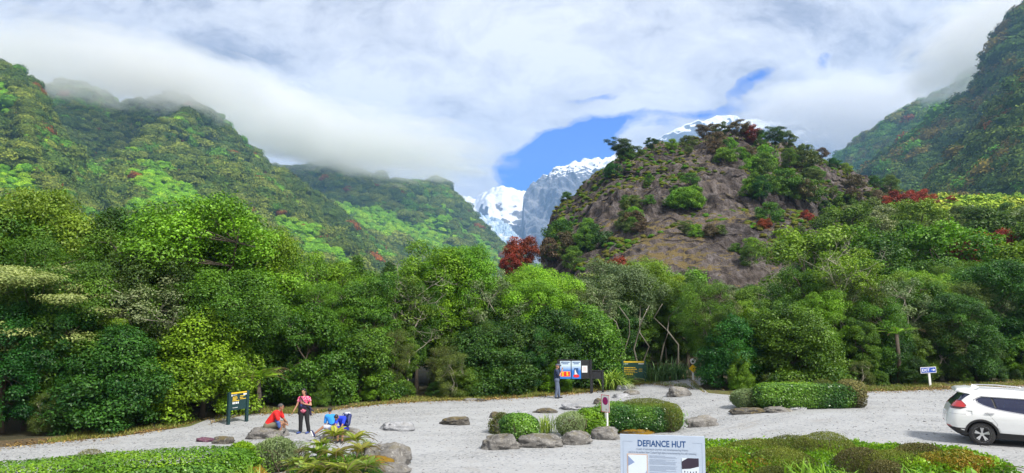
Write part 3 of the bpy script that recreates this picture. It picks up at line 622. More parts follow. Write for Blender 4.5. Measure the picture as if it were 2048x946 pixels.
def make_tree(key, seed, H, R, cb, pk, nc, nl, leaf, cr, flat=.75, asp=.55, mat=G_MID, bark=None, out=.25, up=.5, fill=.35, limbs=7):
    """a prototype: crown mesh and trunk mesh; H, R, crown base (fraction), profile, clumps, leaves per clump, leaf size, clump radius"""
    bark = bark or M_bark
    rng = np.random.default_rng(seed); t = rng.uniform(0, 1, nc * 4) ** .9; az = rng.uniform(0, 2 * PI, nc * 4)
    lob = 1 + .5 * (fbm(np.stack([np.cos(az) * 1.3 + seed, np.sin(az) * 1.3, t * 2.2], 1), 2, seed) - .5) * 2
    r = prof(pk, t) * R * lob; rad = r * np.sqrt(rng.uniform(fill, 1, nc * 4))
    C = np.stack([np.cos(az) * rad, np.sin(az) * rad, H * (cb + (1 - cb) * t) * (1 + (lob - 1) * .25)], 1)
    # thin out clumps that sit in each other, so gaps stay
    keep = []
    for i_ in range(len(C)):
        if all(np.sum((C[i_] - C[j_]) ** 2) > (cr * .62) ** 2 for j_ in keep): keep.append(i_)
        if len(keep) >= nc: break
    C = C[keep]; nc = len(C); crs = cr * rng.uniform(.65, 1.25, nc); w_ = crs ** 2 / np.mean(crs ** 2)
    Ps, Ns, T0, T1 = [], [], [], []
    for c, q, ww in zip(C, crs, w_):
        k = int(nl * ww); d = rng.normal(size=(k, 3)); d[:, 2] += .35; d /= np.linalg.norm(d, axis=1, keepdims=True)
        lump = 1 + (fbm(d * 2.3 + c, 2, 3) - .5) * 1.1
        rr = q * lump * rng.uniform(.35, 1.08, k) ** .6; p = c + d * rr[:, None] * np.array([1, 1, flat])
        Ps.append(p); Ns.append(d * .7 + np.array([0, 0, up]) + rng.normal(size=(k, 3)) * .45)
        T0.append(np.clip(rng.normal(.5 + rng.normal() * .2, .22, k) + .1 * d[:, 2], 0, 1)); T1.append(np.clip(rng.normal(.5 + rng.normal() * .12, .15, k), 0, 1))
    P = np.concatenate(Ps); N = np.concatenate(Ns); ok = P[:, 2] > .05
    P, N, T0, T1 = P[ok], N[ok], np.concatenate(T0)[ok], np.concatenate(T1)[ok]
    V, Fq = leafquads(P, N, leaf, asp, rng); T = np.zeros((len(V), 3)); T[:, 0] = np.repeat(T0, 4); T[:, 1] = np.repeat(T1, 4)
    crown = npmesh(key + '_crown', V, Fq, mat, smooth=False, tint=T)
    mb = MB(); r0 = .022 * H + .03; top = H * (cb + (1 - cb) * .55); n = 7; tr = []
    lean = rng.normal(size=2) * .05 * H
    for k in range(n + 1):
        s_ = k / n; tr.append(Vector((lean[0] * s_ + rng.normal() * .02 * H * s_, lean[1] * s_ + rng.normal() * .02 * H * s_, top * s_ - .05)))
    mb.tube(tr, [r0 * (1 - .75 * k / n) * (1.35 if k == 0 else 1) for k in range(n + 1)], 7)
    L = []
    for k in range(limbs):
        j = rng.integers(2, n); a0 = tr[j]; c = C[rng.integers(0, nc)]; mid = a0.lerp(Vector(c), .5) + Vector(rng.normal(size=3) * .05 * H); mid.z += .03 * H
        pts = [a0, a0.lerp(mid, .5) + Vector((0, 0, .02 * H)), mid, mid.lerp(Vector(c), .6), Vector(c)]; mb.tube(pts, [r0 * .42, r0 * .34, r0 * .26, r0 * .17, r0 * .06], 5); L += pts[1:4]
    L = L + tr[3:]; LA = np.array([v[:] for v in L])
    for c in C:
        k = np.argmin(np.sum((LA - c) ** 2, 1)); a0 = Vector(LA[k]); c = Vector(c); md = a0.lerp(c, .5) + Vector(rng.normal(size=3) * .12) 
        mb.tube([a0, md, c], [r0 * .16, r0 * .1, r0 * .04], 3, cap=False)
    tm = bpy.data.meshes.new(key + '_trunk'); tm.from_pydata([tuple(v) for v in np.concatenate(mb.V)], [], mb.F); tm.materials.append(bark)
    tm.polygons.foreach_set('use_smooth', np.ones(len(tm.polygons), bool)); tm.update()
    TREES[key] = dict(H=H, R=R, crown=crown, trunk=tm, mat=mat)
make_tree('broad', 1, 9, 3.4, .22, 'round', 90, 612, 0.133, .85, mat=G_BRIGHT)
make_tree('broadb', 2, 9, 3.2, .25, 'umb', 85, 612, 0.133, .85, mat=G_MID)
make_tree('slim', 3, 9, 2.1, .2, 'tall', 70, 561, 0.125, .65, mat=G_MID)
make_tree('fine', 4, 8, 2.3, .25, 'umb', 80, 520, .10, .62, asp=.35, mat=G_OLIVE)
make_tree('dark', 5, 8.5, 2.9, .12, 'round', 85, 612, 0.140, .8, mat=G_DARK)
make_tree('layer', 6, 7, 2.8, .3, 'umb', 46, 520, .12, .85, flat=.28, mat=G_PALE, up=1.1)
make_tree('airy', 7, 9, 3.0, .35, 'umb', 60, 190, .15, .6, mat=G_BRIGHT, bark=M_palebark, limbs=14)
make_tree('cone', 8, 9, 2.2, .1, 'cone', 90, 510, 0.133, .55, mat=G_DARK)
make_tree('wall', 9, 4.2, 2.1, .02, 'shrub', 70, 520, .12, .62, mat=G_DARK, fill=.5, limbs=5)
make_tree('wallb', 10, 4.2, 2.0, .02, 'shrub', 70, 520, .115, .6, mat=G_MID, fill=.5, limbs=5)
make_tree('wallfine', 11, 4.2, 1.7, .08, 'tall', 60, 480, .09, .5, asp=.3, mat=G_OLIVE, bark=M_palebark, limbs=8)
make_tree('farround', 12, 8, 3.4, .12, 'round', 60, 230, .25, 1.0, mat=G_MID)
make_tree('farb', 13, 8, 3.1, .1, 'shrub', 60, 230, .25, .95, mat=G_MID)
make_tree('faramb', 14, 8, 3.6, .3, 'umb', 46, 230, .25, .95, flat=.5, mat=G_OLIVE)
make_tree('bush', 15, 3, 1.9, .02, 'shrub', 34, 160, .2, .62, mat=G_MID, limbs=4)
make_tree('red', 16, 7, 3.2, .15, 'umb', 60, 200, .28, .85, mat=G_RED)
WORDS_M = {}
PLACED = []
MATW = {'leaves_bright': 'bright green', 'leaves_lime': 'lime green', 'leaves_mid': 'mid green', 'leaves_dark': 'dark glossy green', 'leaves_olive': 'olive green', 'leaves_pale': 'pale yellowish', 'leaves_silver': 'silvery green', 'leaves_yellow': 'yellow green', 'leaves_red': 'red flowering', 'leaves_brown': 'brownish'}
FORM = {'broad': 'round broadleaf tree', 'broadb': 'spreading broadleaf tree', 'slim': 'slim upright tree', 'fine': 'feathery fine-leaved tree', 'dark': 'dense rounded tree', 'layer': 'flat layered tree', 'airy': 'airy pale-stemmed tree', 'cone': 'pointed tree',
        'wall': 'dense leafy bush', 'wallb': 'leafy bush', 'wallfine': 'wispy tea-tree bush', 'farround': 'round crowned tree', 'farb': 'bushy tree', 'faramb': 'flat crowned tree', 'bush': 'low shrub', 'red': 'spreading tree'}
TR = np.random.default_rng(77)
def put(key, px, D, ytop=None, H=None, mat=None, wide=1.0, z=None, zone='edge', x=None):
    """a copy of a prototype standing at distance D under pixel column px, its top at ytop or its height H"""
    T = TREES[key]
    if x is None: x = ray(px, 616)[0] * D
    g = float(gz(x, D)) if z is None else z
    if H is None: H = (at(px, ytop, D).z - g) * .93
    H = max(H, .6); s = H / T['H']; sw = s * wide
    r = link({'bush': 'shrub', 'wall': 'bush', 'wallb': 'bush', 'wallfine': 'bush'}.get(key, 'tree'), None, loc=(x, D, g - .03)); r.rotation_euler = (0, 0, TR.uniform(0, 6.28)); r.scale = (sw, sw, s)
    a = link('crown', T['crown'], r); b_ = link('trunk', T['trunk'], r)
    mm = mat or T['mat']
    if mm is not T['mat']: a.material_slots[0].link = 'OBJECT'; a.material_slots[0].material = mm
    PLACED.append(dict(o=r, key=key, mat=mm.name, px=proj((x, D, g))[0], ptop=proj((x, D, g + H)), D=D, H=H, zone=zone)); return r
# skyline of the near bush, in pixels of the photograph
sk = [(-300, 330), (-100, 350), (0, 372), (45, 400), (100, 470), (170, 455), (200, 412), (290, 415), (330, 428), (370, 403), (430, 408), (500, 438), (560, 485), (600, 500), (640, 510), (700, 505), (760, 515), (810, 520), (850, 480), (900, 488), (945, 500), (975, 528), (1040, 538), (1090, 530), (1150, 545), (1200, 530), (1250, 512), (1300, 505), (1350, 540), (1400, 552), (1450, 540), (1500, 552), (1560, 548), (1620, 530), (1690, 488), (1750, 520), (1800, 520), (1900, 515), (2048, 500), (2350, 420)]
_sx = np.array([p[0] for p in sk], float); _sy = np.array([p[1] for p in sk], float)
def SK(px): return float(np.interp(px, _sx, _sy))
def xpx(px, D): return px
near_w = [('wall', None), ('wallb', None), ('wall', G_MID), ('wallfine', None), ('wallb', G_BRIGHT), ('wallb', G_DARK)]
near_t = [('broad', None), ('broadb', None), ('slim', None), ('fine', None), ('dark', None), ('airy', None), ('broad', G_MID), ('broadb', G_BRIGHT), ('slim', G_BRIGHT), ('fine', G_MID), ('dark', G_MID), ('broadb', G_MID), ('airy', G_SILVER), ('slim', G_MID), ('airy', G_OLIVE), ('airy', G_MID)]
def pick(L, p=None): return L[TR.choice(len(L), p=p)]
# heroes first: (key, material, px, distance beyond the edge, top y, width)
heroes = [('broad', G_BRIGHT, 395, 5.5, 402, 1.15), ('broad', G_BRIGHT, 465, 6.0, 425, 1.0), ('airy', G_BRIGHT, 520, 6.5, 470, .9), ('cone', G_DARK, 205, 8.5, 402, 1.0), ('dark', G_DARK, 262, 9, 410, .8), ('layer', G_PALE, 70, 3.2, 515, 1.05), ('layer', G_YELLOW, 225, 2.6, 625, .6),
          ('broad', G_YELLOW, 8, 8, 372, .95), ('broadb', G_YELLOW, 110, 9, 470, 1.0), ('slim', G_BRIGHT, 330, 6, 452, 1.2), ('dark', G_DARK, 300, 4.0, 500, .9), ('broadb', G_MID, 160, 5.0, 540, .9), ('dark', G_DARK, 120, 2.8, 600, .9), ('dark', G_DARK, 20, 2.6, 590, 1),
          ('slim', G_BRIGHT, 868, 7, 476, 1.2), ('broad', G_BRIGHT, 915, 7.5, 490, .8), ('airy', G_SILVER, 972, 8, 520, .7), ('airy', G_BRIGHT, 605, 8, 492, .7), ('slim', G_BRIGHT, 650, 9, 506, 1.0), ('cone', G_MID, 710, 9.5, 500, .8), ('cone', G_DARK, 775, 9.5, 512, .8), ('fine', G_BRIGHT, 640, 4.5, 560, 1.0),
          ('fine', G_OLIVE, 790, 2.2, 655, 1.0), ('fine', G_OLIVE, 735, 2.4, 650, .9), ('fine', G_OLIVE, 880, 2.0, 690, .9), ('wallfine', G_OLIVE, 905, 1.4, 700, 1), ('broad', G_LIME, 1060, 5.5, 560, .9), ('broad', G_LIME, 1095, 8, 530, .9), ('broad', G_BRIGHT, 1025, 8, 540, 1.0), ('dark', G_DARK, 985, 3, 640, .9), ('dark', G_DARK, 1060, 2.5, 650, .9),
          ('broadb', G_SILVER, 1235, 9, 512, 1.0), ('broadb', G_BRIGHT, 1290, 10, 508, .9), ('airy', G_SILVER, 1180, 7, 550, 1.0), ('slim', G_LIME, 1340, 11, 540, 1), ('dark', G_MID, 1290, 8, 590, 1.0), ('dark', G_DARK, 1230, 7.5, 600, .9), ('dark', G_MID, 1345, 8, 600, .9), ('airy', G_SILVER, 1436, 4.5, 565, .8), ('broad', G_BRIGHT, 1475, 5.5, 600, .8),
          ('airy', G_BRIGHT, 1690, 7, 488, 1.0), ('dark', G_MID, 1560, 4, 625, .85), ('broadb', G_MID, 1620, 9, 530, 1), ('dark', G_DARK, 1920, 4, 585, 1.1), ('broadb', G_YELLOW, 1830, 9, 540, 1.1), ('dark', G_DARK, 2010, 6, 520, 1.1), ('broad', G_MID, 1750, 5, 590, 1.), ('dark', G_DARK, 1000, 6, 590, .9), ('dark', G_DARK, 700, 5.5, 590, .9), ('broad', G_MID, 560, 5, 580, .8), ('fine', G_MID, 835, 5.5, 560, .9), ('wallb', G_BRIGHT, 1478, 2.2, 700, .7), ('slim', G_MID, 1440, 2.4, 610, .6), ('dark', G_DARK, 585, 5.5, 690, .8), ('wall', G_DARK, 625, 3.0, 755, .8), ('wall', G_DARK, 575, 3.6, 745, .8)]
for k, mm, px, off, yt, wd in heroes: put(k, px, edgeD(px) + off, yt, mat=mm, wide=wd)
# understorey wall, row by row behind the verge
def row(x0, x1, step, off, y_of, kinds, wide=1.0, skip=()):
    x = x0
    while x < x1:
        px = 1024 + F * x / edge_d_at_x(x); jx = TR.uniform(-.3, .3) * step
        if not any(a < px < b for a, b in skip):
            D = edge_d_at_x(x) + off + TR.uniform(-.5, .5); k, mm = pick(kinds)
            pxx = 1024 + F * (x + jx) / D; yt = y_of(pxx)
            put(k, pxx, D, yt, mat=mm, wide=wide * TR.uniform(.9, 1.2), x=x + jx)
        x += step * TR.uniform(.85, 1.15)
def edge_d_at_x(x): return float(np.interp(x, ex[o_], eyv[o_]))
OPEN = [(1185, 1482)]
row(-16.5, 30, 1.75, 2.2, lambda p: TR.uniform(705, 765) + (35 if p < 300 else 0) - (15 if p > 1500 else 0), near_w, 1.0, skip=OPEN + [(400, 612)])
row(-18, 33, 2.1, 3.6, lambda p: TR.uniform(610, 690), near_w + [('slim', None), ('dark', None)], 1.0, skip=OPEN + [(425, 590)])
row(-21, 38, 2.6, 5.8, lambda p: SK(p) * .45 + TR.uniform(560, 640) * .55, near_t, 1.0, skip=[(1225, 1475)])
row(-24, 44, 2.9, 9.5, lambda p: SK(p) + TR.uniform(12, 60), near_t, 1.05)
row(-28, 50, 3.6, 14, lambda p: SK(p) + TR.uniform(0, 45), near_t, 1.1)
# the bush climbing the rise behind, seen only as crowns
hill_k = [('farround', G_MID), ('farb', G_MID), ('faramb', G_OLIVE), ('farround', G_BRIGHT), ('farb', G_OLIVE), ('farb', G_DARK), ('faramb', G_MID), ('farround', G_YELLOW), ('faramb', G_SILVER), ('farb', G_BRIGHT)]
for D in [57, 64, 72, 82, 94, 108, 124, 142]:
    x = .02 * D if D < 80 else (.38 if D < 100 else .50) * D
    while x < .78 * D:
        u_ = x / D; k, mm = pick(hill_k)
        if u_ > .39: put(k, 0, D + TR.uniform(-2.5, 2.5), H=TR.uniform(5.2, 9.5), mat=mm, x=x + TR.uniform(-1.5, 1.5), wide=1.15, zone='hill')
        elif D < 76: pxx = 1024 + F * u_; put(k, pxx, D, SK(pxx) + TR.uniform(0, 30), mat=mm, zone='hill', wide=1.3)
        x += (4.6 + D * .035) * TR.uniform(.85, 1.2)
for px, py, D, H in [(1042, 480, 88, 4.6), (1020, 512, 84, 3), (1820, 388, 150, 7), (1850, 384, 152, 6), (1790, 396, 150, 5), (1915, 396, 160, 5), (1985, 470, 66, 4.5), (1940, 482, 64, 3.2), (2030, 478, 66, 3.5), (1620, 425, 118, 3), (1535, 440, 112, 2.5), (1870, 392, 154, 5), (1240, 525, 62, 4)]:
    p = at(px, py, D); put('red', px, D, z=p.z - H, H=H, zone='rata')
# shrubs on the knoll: (px, py of the foot, height m, key, material)
kn = []
def kcl(n, x0, x1, y0, y1, h0, h1, L, slope=0.0, S='K'):
    for _ in range(n):
        a = TR.uniform(0, 1); px = x0 + (x1 - x0) * a; py = TR.uniform(y0, y1) + slope * a; kn.append((px, py, TR.uniform(h0, h1), pick(L), S))
GM = [('bush', G_MID), ('bush', G_BRIGHT), ('farb', G_MID)]; OM = [('bush', G_OLIVE), ('bush', G_BROWN), ('faramb', G_OLIVE)]
kcl(7, 1480, 1620, 385, 415, 2.5, 5, GM + [('farb', G_DARK)]); kcl(6, 1560, 1640, 360, 400, 2, 4, GM + OM); kcl(7, 1340, 1400, 400, 420, 2, 4, [('farb', G_MID), ('bush', G_BRIGHT)])
kcl(7, 1240, 1300, 400, 440, 1.5, 3, GM + OM); kcl(6, 1220, 1330, 440, 470, 1.2, 2.5, GM + OM); kcl(9, 1360, 1500, 290, 330, 1.5, 3.5, GM + OM); kcl(10, 1480, 1660, 300, 370, 2, 4.5, OM + GM)
kcl(9, 1110, 1190, 480, 540, 2.5, 4.5, [('farb', G_MID), ('farb', G_BRIGHT), ('bush', G_DARK)]); kcl(5, 1085, 1130, 500, 530, 2, 4, OM); kcl(6, 1640, 1790, 405, 450, 2, 3.6, GM + OM + [('farb', G_DARK)])
kcl(6, 1640, 1800, 350, 400, 1.5, 3, OM, slope=40); kcl(5, 1280, 1400, 330, 390, 1, 2.2, OM + GM)
for px, py, h, (k, mm) in [(1238, 322, 5.5, ('faramb', G_DARK)), (1222, 352, 3, ('bush', G_DARK)), (1250, 318, 3, ('bush', G_MID)), (1300, 303, 3.5, ('faramb', G_DARK)), (1410, 285, 5, ('faramb', G_BROWN)), (1440, 282, 5, ('faramb', G_OLIVE)), (1475, 282, 5.5, ('faramb', G_BROWN)), (1500, 285, 4.6, ('red', G_RED)), (1520, 290, 4, ('farb', G_MID)),
                          (1550, 300, 6, ('faramb', G_DARK)), (1575, 305, 5.5, ('faramb', G_OLIVE)), (1605, 315, 3.5, ('bush', G_OLIVE)), (1372, 292, 3, ('bush', G_OLIVE)), (1345, 296, 2.5, ('bush', G_BRIGHT)), (1665, 332, 2.4, ('bush', G_DARK)), (1693, 345, 2.6, ('bush', G_YELLOW)), (1780, 388, 5, ('farb', G_OLIVE)), (1750, 372, 3, ('bush', G_DARK)), (1131, 398, 2, ('bush', G_MID)), (1270, 310, 2.4, ('bush', G_OLIVE))]:
    kn.append((px, py, h, (k, mm), 'K'))
for a in [(1390, 470), (1420, 468), (1440, 464), (1470, 500), (1500, 505), (1555, 470), (1600, 480), (1640, 500), (1600, 520), (1500, 530), (1370, 470), (1540, 440)]: kn.append((a[0], a[1], TR.uniform(1.2, 3.2), pick(GM + OM), 'S'))
for px, py, h, (k, mm), S in kn:
    p = onsheet(PK if S == 'K' else PS, px, py); put(k, px, p.y - .3, H=h, mat=mm, z=p.z - .2, x=p.x, zone='knoll', wide=TR.uniform(.9, 1.3))
# scrub that carpets the knoll's ledges and the rise beyond the last single trees
rng = np.random.default_rng(51)
Q, m_ = flank_points(PK, NK, 7000, rng, .62, freq=16, seed=51); n_ = len(Q); s_ = rng.uniform(.15, .6, n_); palK = np.array([(.45, .55, .3), (.65, .62, .4), (.85, .7, .5), (.4, .75, .3), (.7, .5, .45)])
scatter('undergrowth', Q, np.stack([s_, s_, s_ * .8], 1), palK[rng.integers(0, 5, n_)] * rng.uniform(.7, 1.2, (n_, 1)), 'low scrub and tussock on the ledges of the rock knoll', rng)['category'] = 'undergrowth'
Q, m_ = flank_points(PS, NS_, 1500, rng, .64, freq=12, seed=53); n_ = len(Q); s_ = rng.uniform(.2, .6, n_)
scatter('undergrowth', Q, np.stack([s_, s_, s_ * .8], 1), palK[rng.integers(0, 5, n_)], 'sparse tufts on the bare lower slab of the knoll', rng)['category'] = 'undergrowth'
n_ = 3800; D = rng.uniform(150, 420, n_); u_ = rng.uniform(.2, .95, n_); x = u_ * D
s_ = rng.uniform(2.2, 4.4, n_); Q = np.stack([x, D, gz(x, D) + s_ * .8], 1)
scatter('forest', Q, np.stack([s_, s_, s_], 1), np.array([(.6, .8, .45), (1, 1.1, .6), (1.3, 1.2, .7), (.5, .7, .5)])[rng.integers(0, 4, n_)], 'bush filling the valley floor below the steep flank', rng)
# ------------------------------------------------------------------ rocks
R_GREY = rockmat('schist', (.10, .095, .09), (.27, .26, .25), moss=(.20, .16, .03), mossamt=.16, s=1.4, pale=(.52, .51, .48), paleamt=.6)
R_PALE = rockmat('pale_schist', (.24, .25, .27), (.42, .43, .46), moss=(.22, .17, .05), mossamt=.08, s=1.4, pale=(.6, .61, .63), paleamt=.5)
R_DARK = rockmat('dark_schist', (.055, .05, .045), (.15, .14, .125), moss=(.22, .16, .03), mossamt=.25, s=1.6, pale=(.4, .4, .37), paleamt=.5)
R_MOSS = rockmat('mossy_stone', (.12, .10, .07), (.24, .21, .15), moss=(.28, .17, .015), mossamt=.8, s=1.3)
R_PURP = rockmat('purple_stone', (.07, .025, .05), (.14, .06, .10), mossamt=.1, s=2)
IV4, IF4 = ico(4)
rocks_n = [0]
def rockmesh(name, W, L_, H, mat, seed, flat=.5, ang=.5):
    V = IV4.copy(); e = 2.6
    r = (np.abs(V) ** e).sum(1) ** (-1 / e); V = V * r[:, None]
    n1_ = fbm(V * .9 + seed * 3.1, 3, seed) - .5; n2_ = fbm(V * 2.6 + seed, 4, seed + 4, ridge=True) - .5; n3_ = fbm(V * 9 + seed, 3, seed + 8) - .5
    n4_ = fbm(V * 1.7 + seed * 5, 3, seed + 20, ridge=True) - .6
    V = V * (1 + n1_ * 1.1 + n2_ * .5 * ang * 2 + n4_ * .35 + n3_ * .14)[:, None]
    V[:, :2] *= (1.12 - .22 * np.clip(V[:, 2:3], -1, 1))
    tilt = V[:, 0] * np.sin(seed * 1.7) * .25 + V[:, 1] * .2; fl = flat + tilt; V[:, 2] = np.where(V[:, 2] > fl, fl + (V[:, 2] - fl) * .45, V[:, 2])
    lo, hi = V.min(0), V.max(0); V = (V - (lo + hi) / 2) / (hi - lo) * np.array([W, L_, H * 1.35]); V[:, 2] += H * .325
    return npmesh(name, V, IF4, mat)
def rock(px0, px1, yt, yb, mat, label, deep=.6, cat='rock', name='rock', flat=.5, rot=None, group=None, yaw=0):
    rocks_n[0] += 1; sd = rocks_n[0]
    f = G((px0 + px1) / 2, yb); D = f.y; W = (px1 - px0) / F * D; L_ = W * deep; ext = (yb - yt) / F * D; H = max(ext - L_ * .13, ext * .5, .06)
    c = Vector((f.x * (D + L_ * .45) / D, D + L_ * .42, float(gz(f.x, D + L_ * .42))))
    o = link(name, rockmesh(name, W, L_, H, mat, sd, flat), loc=c); o.rotation_euler = (0, 0, yaw)
    return tag(o, label, cat, group)
IS = 'stones edging the planted island'
rock(957, 1042, 866, 902, R_GREY, 'lichened boulder at the near left corner of the planted island', .55)
rock(1034, 1126, 866, 898, R_GREY, 'long flat-topped boulder edging the island, second from its left corner', .5)
rock(1118, 1186, 860, 892, R_GREY, 'grey boulder with ochre moss on its left shoulder below the spiky shrub', .6)
rock(1180, 1242, 852, 882, R_GREY, 'pale streaked boulder at the foot of the white post sign', .6)
rock(1236, 1310, 852, 872, R_MOSS, 'low orange mossy stone at the foot of the clipped island hedge', .6)
rock(1288, 1345, 832, 862, R_MOSS, 'mossy lichen-crusted stone under the right end of the island hedge', .7)
rock(1336, 1376, 838, 860, R_PALE, 'small pale stone beside the spiky plant at the island tip', .7)
rock(1366, 1438, 829, 856, R_GREY, 'ridged grey stone lying at the far right tip of the island', .5)
rock(984, 1016, 843, 870, R_DARK, 'dark stone standing behind the left corner boulder of the island', .8)
rock(978, 1006, 822, 838, R_DARK, 'small dark stone at the back left tip of the island', .7)
rock(1033, 1062, 819, 826, R_PALE, 'thin flat stone showing just behind the round island shrub', .6)
rock(1064, 1116, 815, 828, R_DARK, 'long low dark stone along the back of the island', .45)
rock(1118, 1182, 804, 822, R_PALE, 'smooth pale slab with a dark right end behind the island', .6)
rock(1186, 1212, 795, 810, R_DARK, 'small jagged stone peeping out behind the post sign', .6)
rock(756, 832, 841, 864, R_PALE, 'flat pale grey boulder lying alone on the gravel right of the children', .6, flat=.3)
rock(878, 940, 832, 852, R_DARK, 'dark flat-topped stone lying alone in the middle of the gravel', .55, flat=.3)
rock(1231, 1256, 769, 782, R_PALE, 'left of the two rounded stones beside the strappy flax', .7)
rock(1250, 1272, 767, 780, R_GREY, 'darker right one of the two rounded stones beside the flax', .7)
rock(1246, 1279, 779, 791, R_GREY, 'brown grey stone between the flax and the clipped island hedge', .6)
rock(1224, 1266, 785, 797, R_PALE, 'low pale slab just behind the clipped island hedge', .6)
rock(1333, 1382, 771, 795, R_GREY, 'craggy layered boulder alone on the path near the yellow diamond sign', .6, flat=.8)
rock(1456, 1532, 813, 830, R_DARK, 'long dark stone with white lichen under the small round shrub', .5)
rock(1526, 1584, 811, 827, R_GREY, 'low stone with brown moss beside the lichened long stone', .5)
rock(1572, 1612, 809, 822, R_PALE, 'smooth bluish grey stone at the foot of the long clipped hedge', .7)
rock(1610, 1658, 799, 816, R_MOSS, 'orange mossy stone in the middle of the long hedge foot', .6)
rock(1668, 1712, 792, 806, R_MOSS, 'flat mossy stone near the right end of the long hedge', .5)
rock(1694, 1737, 786, 797, R_DARK, 'small dark stone at the right end of the long hedge', .5)
rock(925, 958, 795, 803, R_GREY, 'low stone on the verge under the leafy bush', .6); rock(950, 974, 796, 804, R_DARK, 'small dark stone on the verge next to the low one', .6)
rock(716, 824, 884, 938, R_GREY, 'largest dark mottled boulder right of the ferns', .75, flat=.7)
rock(738, 824, 924, 950, R_GREY, 'long curved grey stone in front of the largest boulder', .45)
rock(650, 744, 934, 958, R_GREY, 'flat grey stone under the front of the ferns', .4)
_r = rock(505, 588, 858, 888, R_GREY, 'flat grey boulder under the seated man in red', .8, flat=.35); _r.location = (ray(543, 616)[0] * 25.75, 25.75, 0.02)
rock(570, 602, 878, 892, R_PALE, 'small pale stone at the feet of the man in red', .7)
_r = rock(648, 728, 850, 882, R_GREY, 'flat-topped boulder the two children sit on', .75, flat=.3); _r.location = (ray(688, 616)[0] * 25.1, 25.15, 0.02)
rock(392, 432, 874, 886, R_PURP, 'small purple stone behind the left hedge', .6); rock(425, 470, 872, 890, R_DARK, 'brownish stone behind the end of the left hedge', .6)
rock(378, 536, 928, 975, R_MOSS, 'wide boulder covered in orange moss below the left hedge', .6)
rock(700, 800, 912, 948, R_MOSS, 'low mossy stone tucked between the ferns and the largest boulder', .6)
# ------------------------------------------------------------------ hedges, shrubs, ferns, flax
M_twig = plain('twigs', (.09, .065, .045), .9, var=.4)
def topD(px, py, h):
    u, v = ray(px, py); D = 20.
    for _ in range(15): D = (CAMZ - float(gz(u * D, D)) - h) / -v
    return D, u * D
def hedge(name, label, cat, x, y, ax, ay, h, rot, leaf, n, mat, e=3.5, lump=.1, mound=False, asp=.6, up=.5, seed=1, group=None, upright=0.0, stems=30):
    rng = np.random.default_rng(seed + 500); g = float(gz(x, y))
    d = rng.normal(size=(n, 3)); d /= np.linalg.norm(d, axis=1, keepdims=True)
    if mound: d[:, 2] = np.abs(d[:, 2])
    r = (np.abs(d) ** e).sum(1) ** (-1 / e); rr = rng.uniform(0, 1, n); depth = 1 - .28 * rr ** 2.2 + np.where(rng.uniform(size=n) < .05, rng.uniform(.02, .14, n), 0)
    S = np.array([ax, ay, h if mound else h / 2]); P = d * r[:, None] * S
    lf = 1 + (fbm(P / max(.35, .4 * h) + seed, 3, seed) - .5) * 2 * lump
    P = P * (depth * lf)[:, None]; P[:, 2] += 0 if mound else h / 2
    N = d / S; N /= np.linalg.norm(N, axis=1, keepdims=True); N = N + np.array([0, 0, up]) + rng.normal(size=(n, 3)) * .5
    if upright: N = np.stack([rng.normal(size=n), rng.normal(size=n), rng.normal(size=n) * (1 - upright)], 1)
    ok = P[:, 2] > .02; P, N, dd = P[ok], N[ok], rr[ok]
    V, Fq = leafquads(P, N, leaf, asp, rng); k = len(P); T = np.zeros((len(V), 3))
    zt = fbm(P * 1.2 + seed * 2, 2, seed + 2)
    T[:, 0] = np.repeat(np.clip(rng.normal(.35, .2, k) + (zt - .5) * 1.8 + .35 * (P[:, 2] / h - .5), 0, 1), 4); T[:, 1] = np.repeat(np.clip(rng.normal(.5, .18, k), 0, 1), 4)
    t = thing(name, label, cat, (x, y, g), rot, group)
    link('foliage', npmesh('foliage', V, Fq, mat, smooth=False, tint=T), t)
    mb = MB()
    for _ in range(stems):
        a = rng.uniform(0, 2 * PI); q = rng.uniform(0, .75) ** .5; b0 = Vector((math.cos(a) * ax * q * .8, math.sin(a) * ay * q * .8, -.03)); b1 = b0 + Vector((rng.normal() * .12, rng.normal() * .12, h * .45)); b2 = b1 + Vector((rng.normal() * .15, rng.normal() * .15, h * .35))
        mb.tube([b0, b1, b2], [.02, .014, .006], 4, cap=False)
    mb.build('branches', M_twig, t, smooth=True); return t
H_LIME = leafmat('hedge_lime', (.09, .22, .012), (.26, .44, .02), hue=0, val=0, rough=.4)
H_DEEP = leafmat('hedge_deep', (.03, .11, .016), (.17, .34, .03), hue=0, val=0, rough=.35, spec=.5)
H_OLIVE = leafmat('mound_olive', (.07, .09, .018), (.22, .26, .035), hue=0, val=0, trans=.15)
H_BROWN = leafmat('mound_brown', (.075, .068, .028), (.20, .19, .05), hue=0, val=0, trans=.1)
H_GREY = leafmat('shrub_grey', (.12, .18, .06), (.33, .42, .20), hue=0, val=0)
H_ORANGE = leafmat('cover_orange', (.16, .22, .02), (.42, .22, .03), hue=0, val=0)
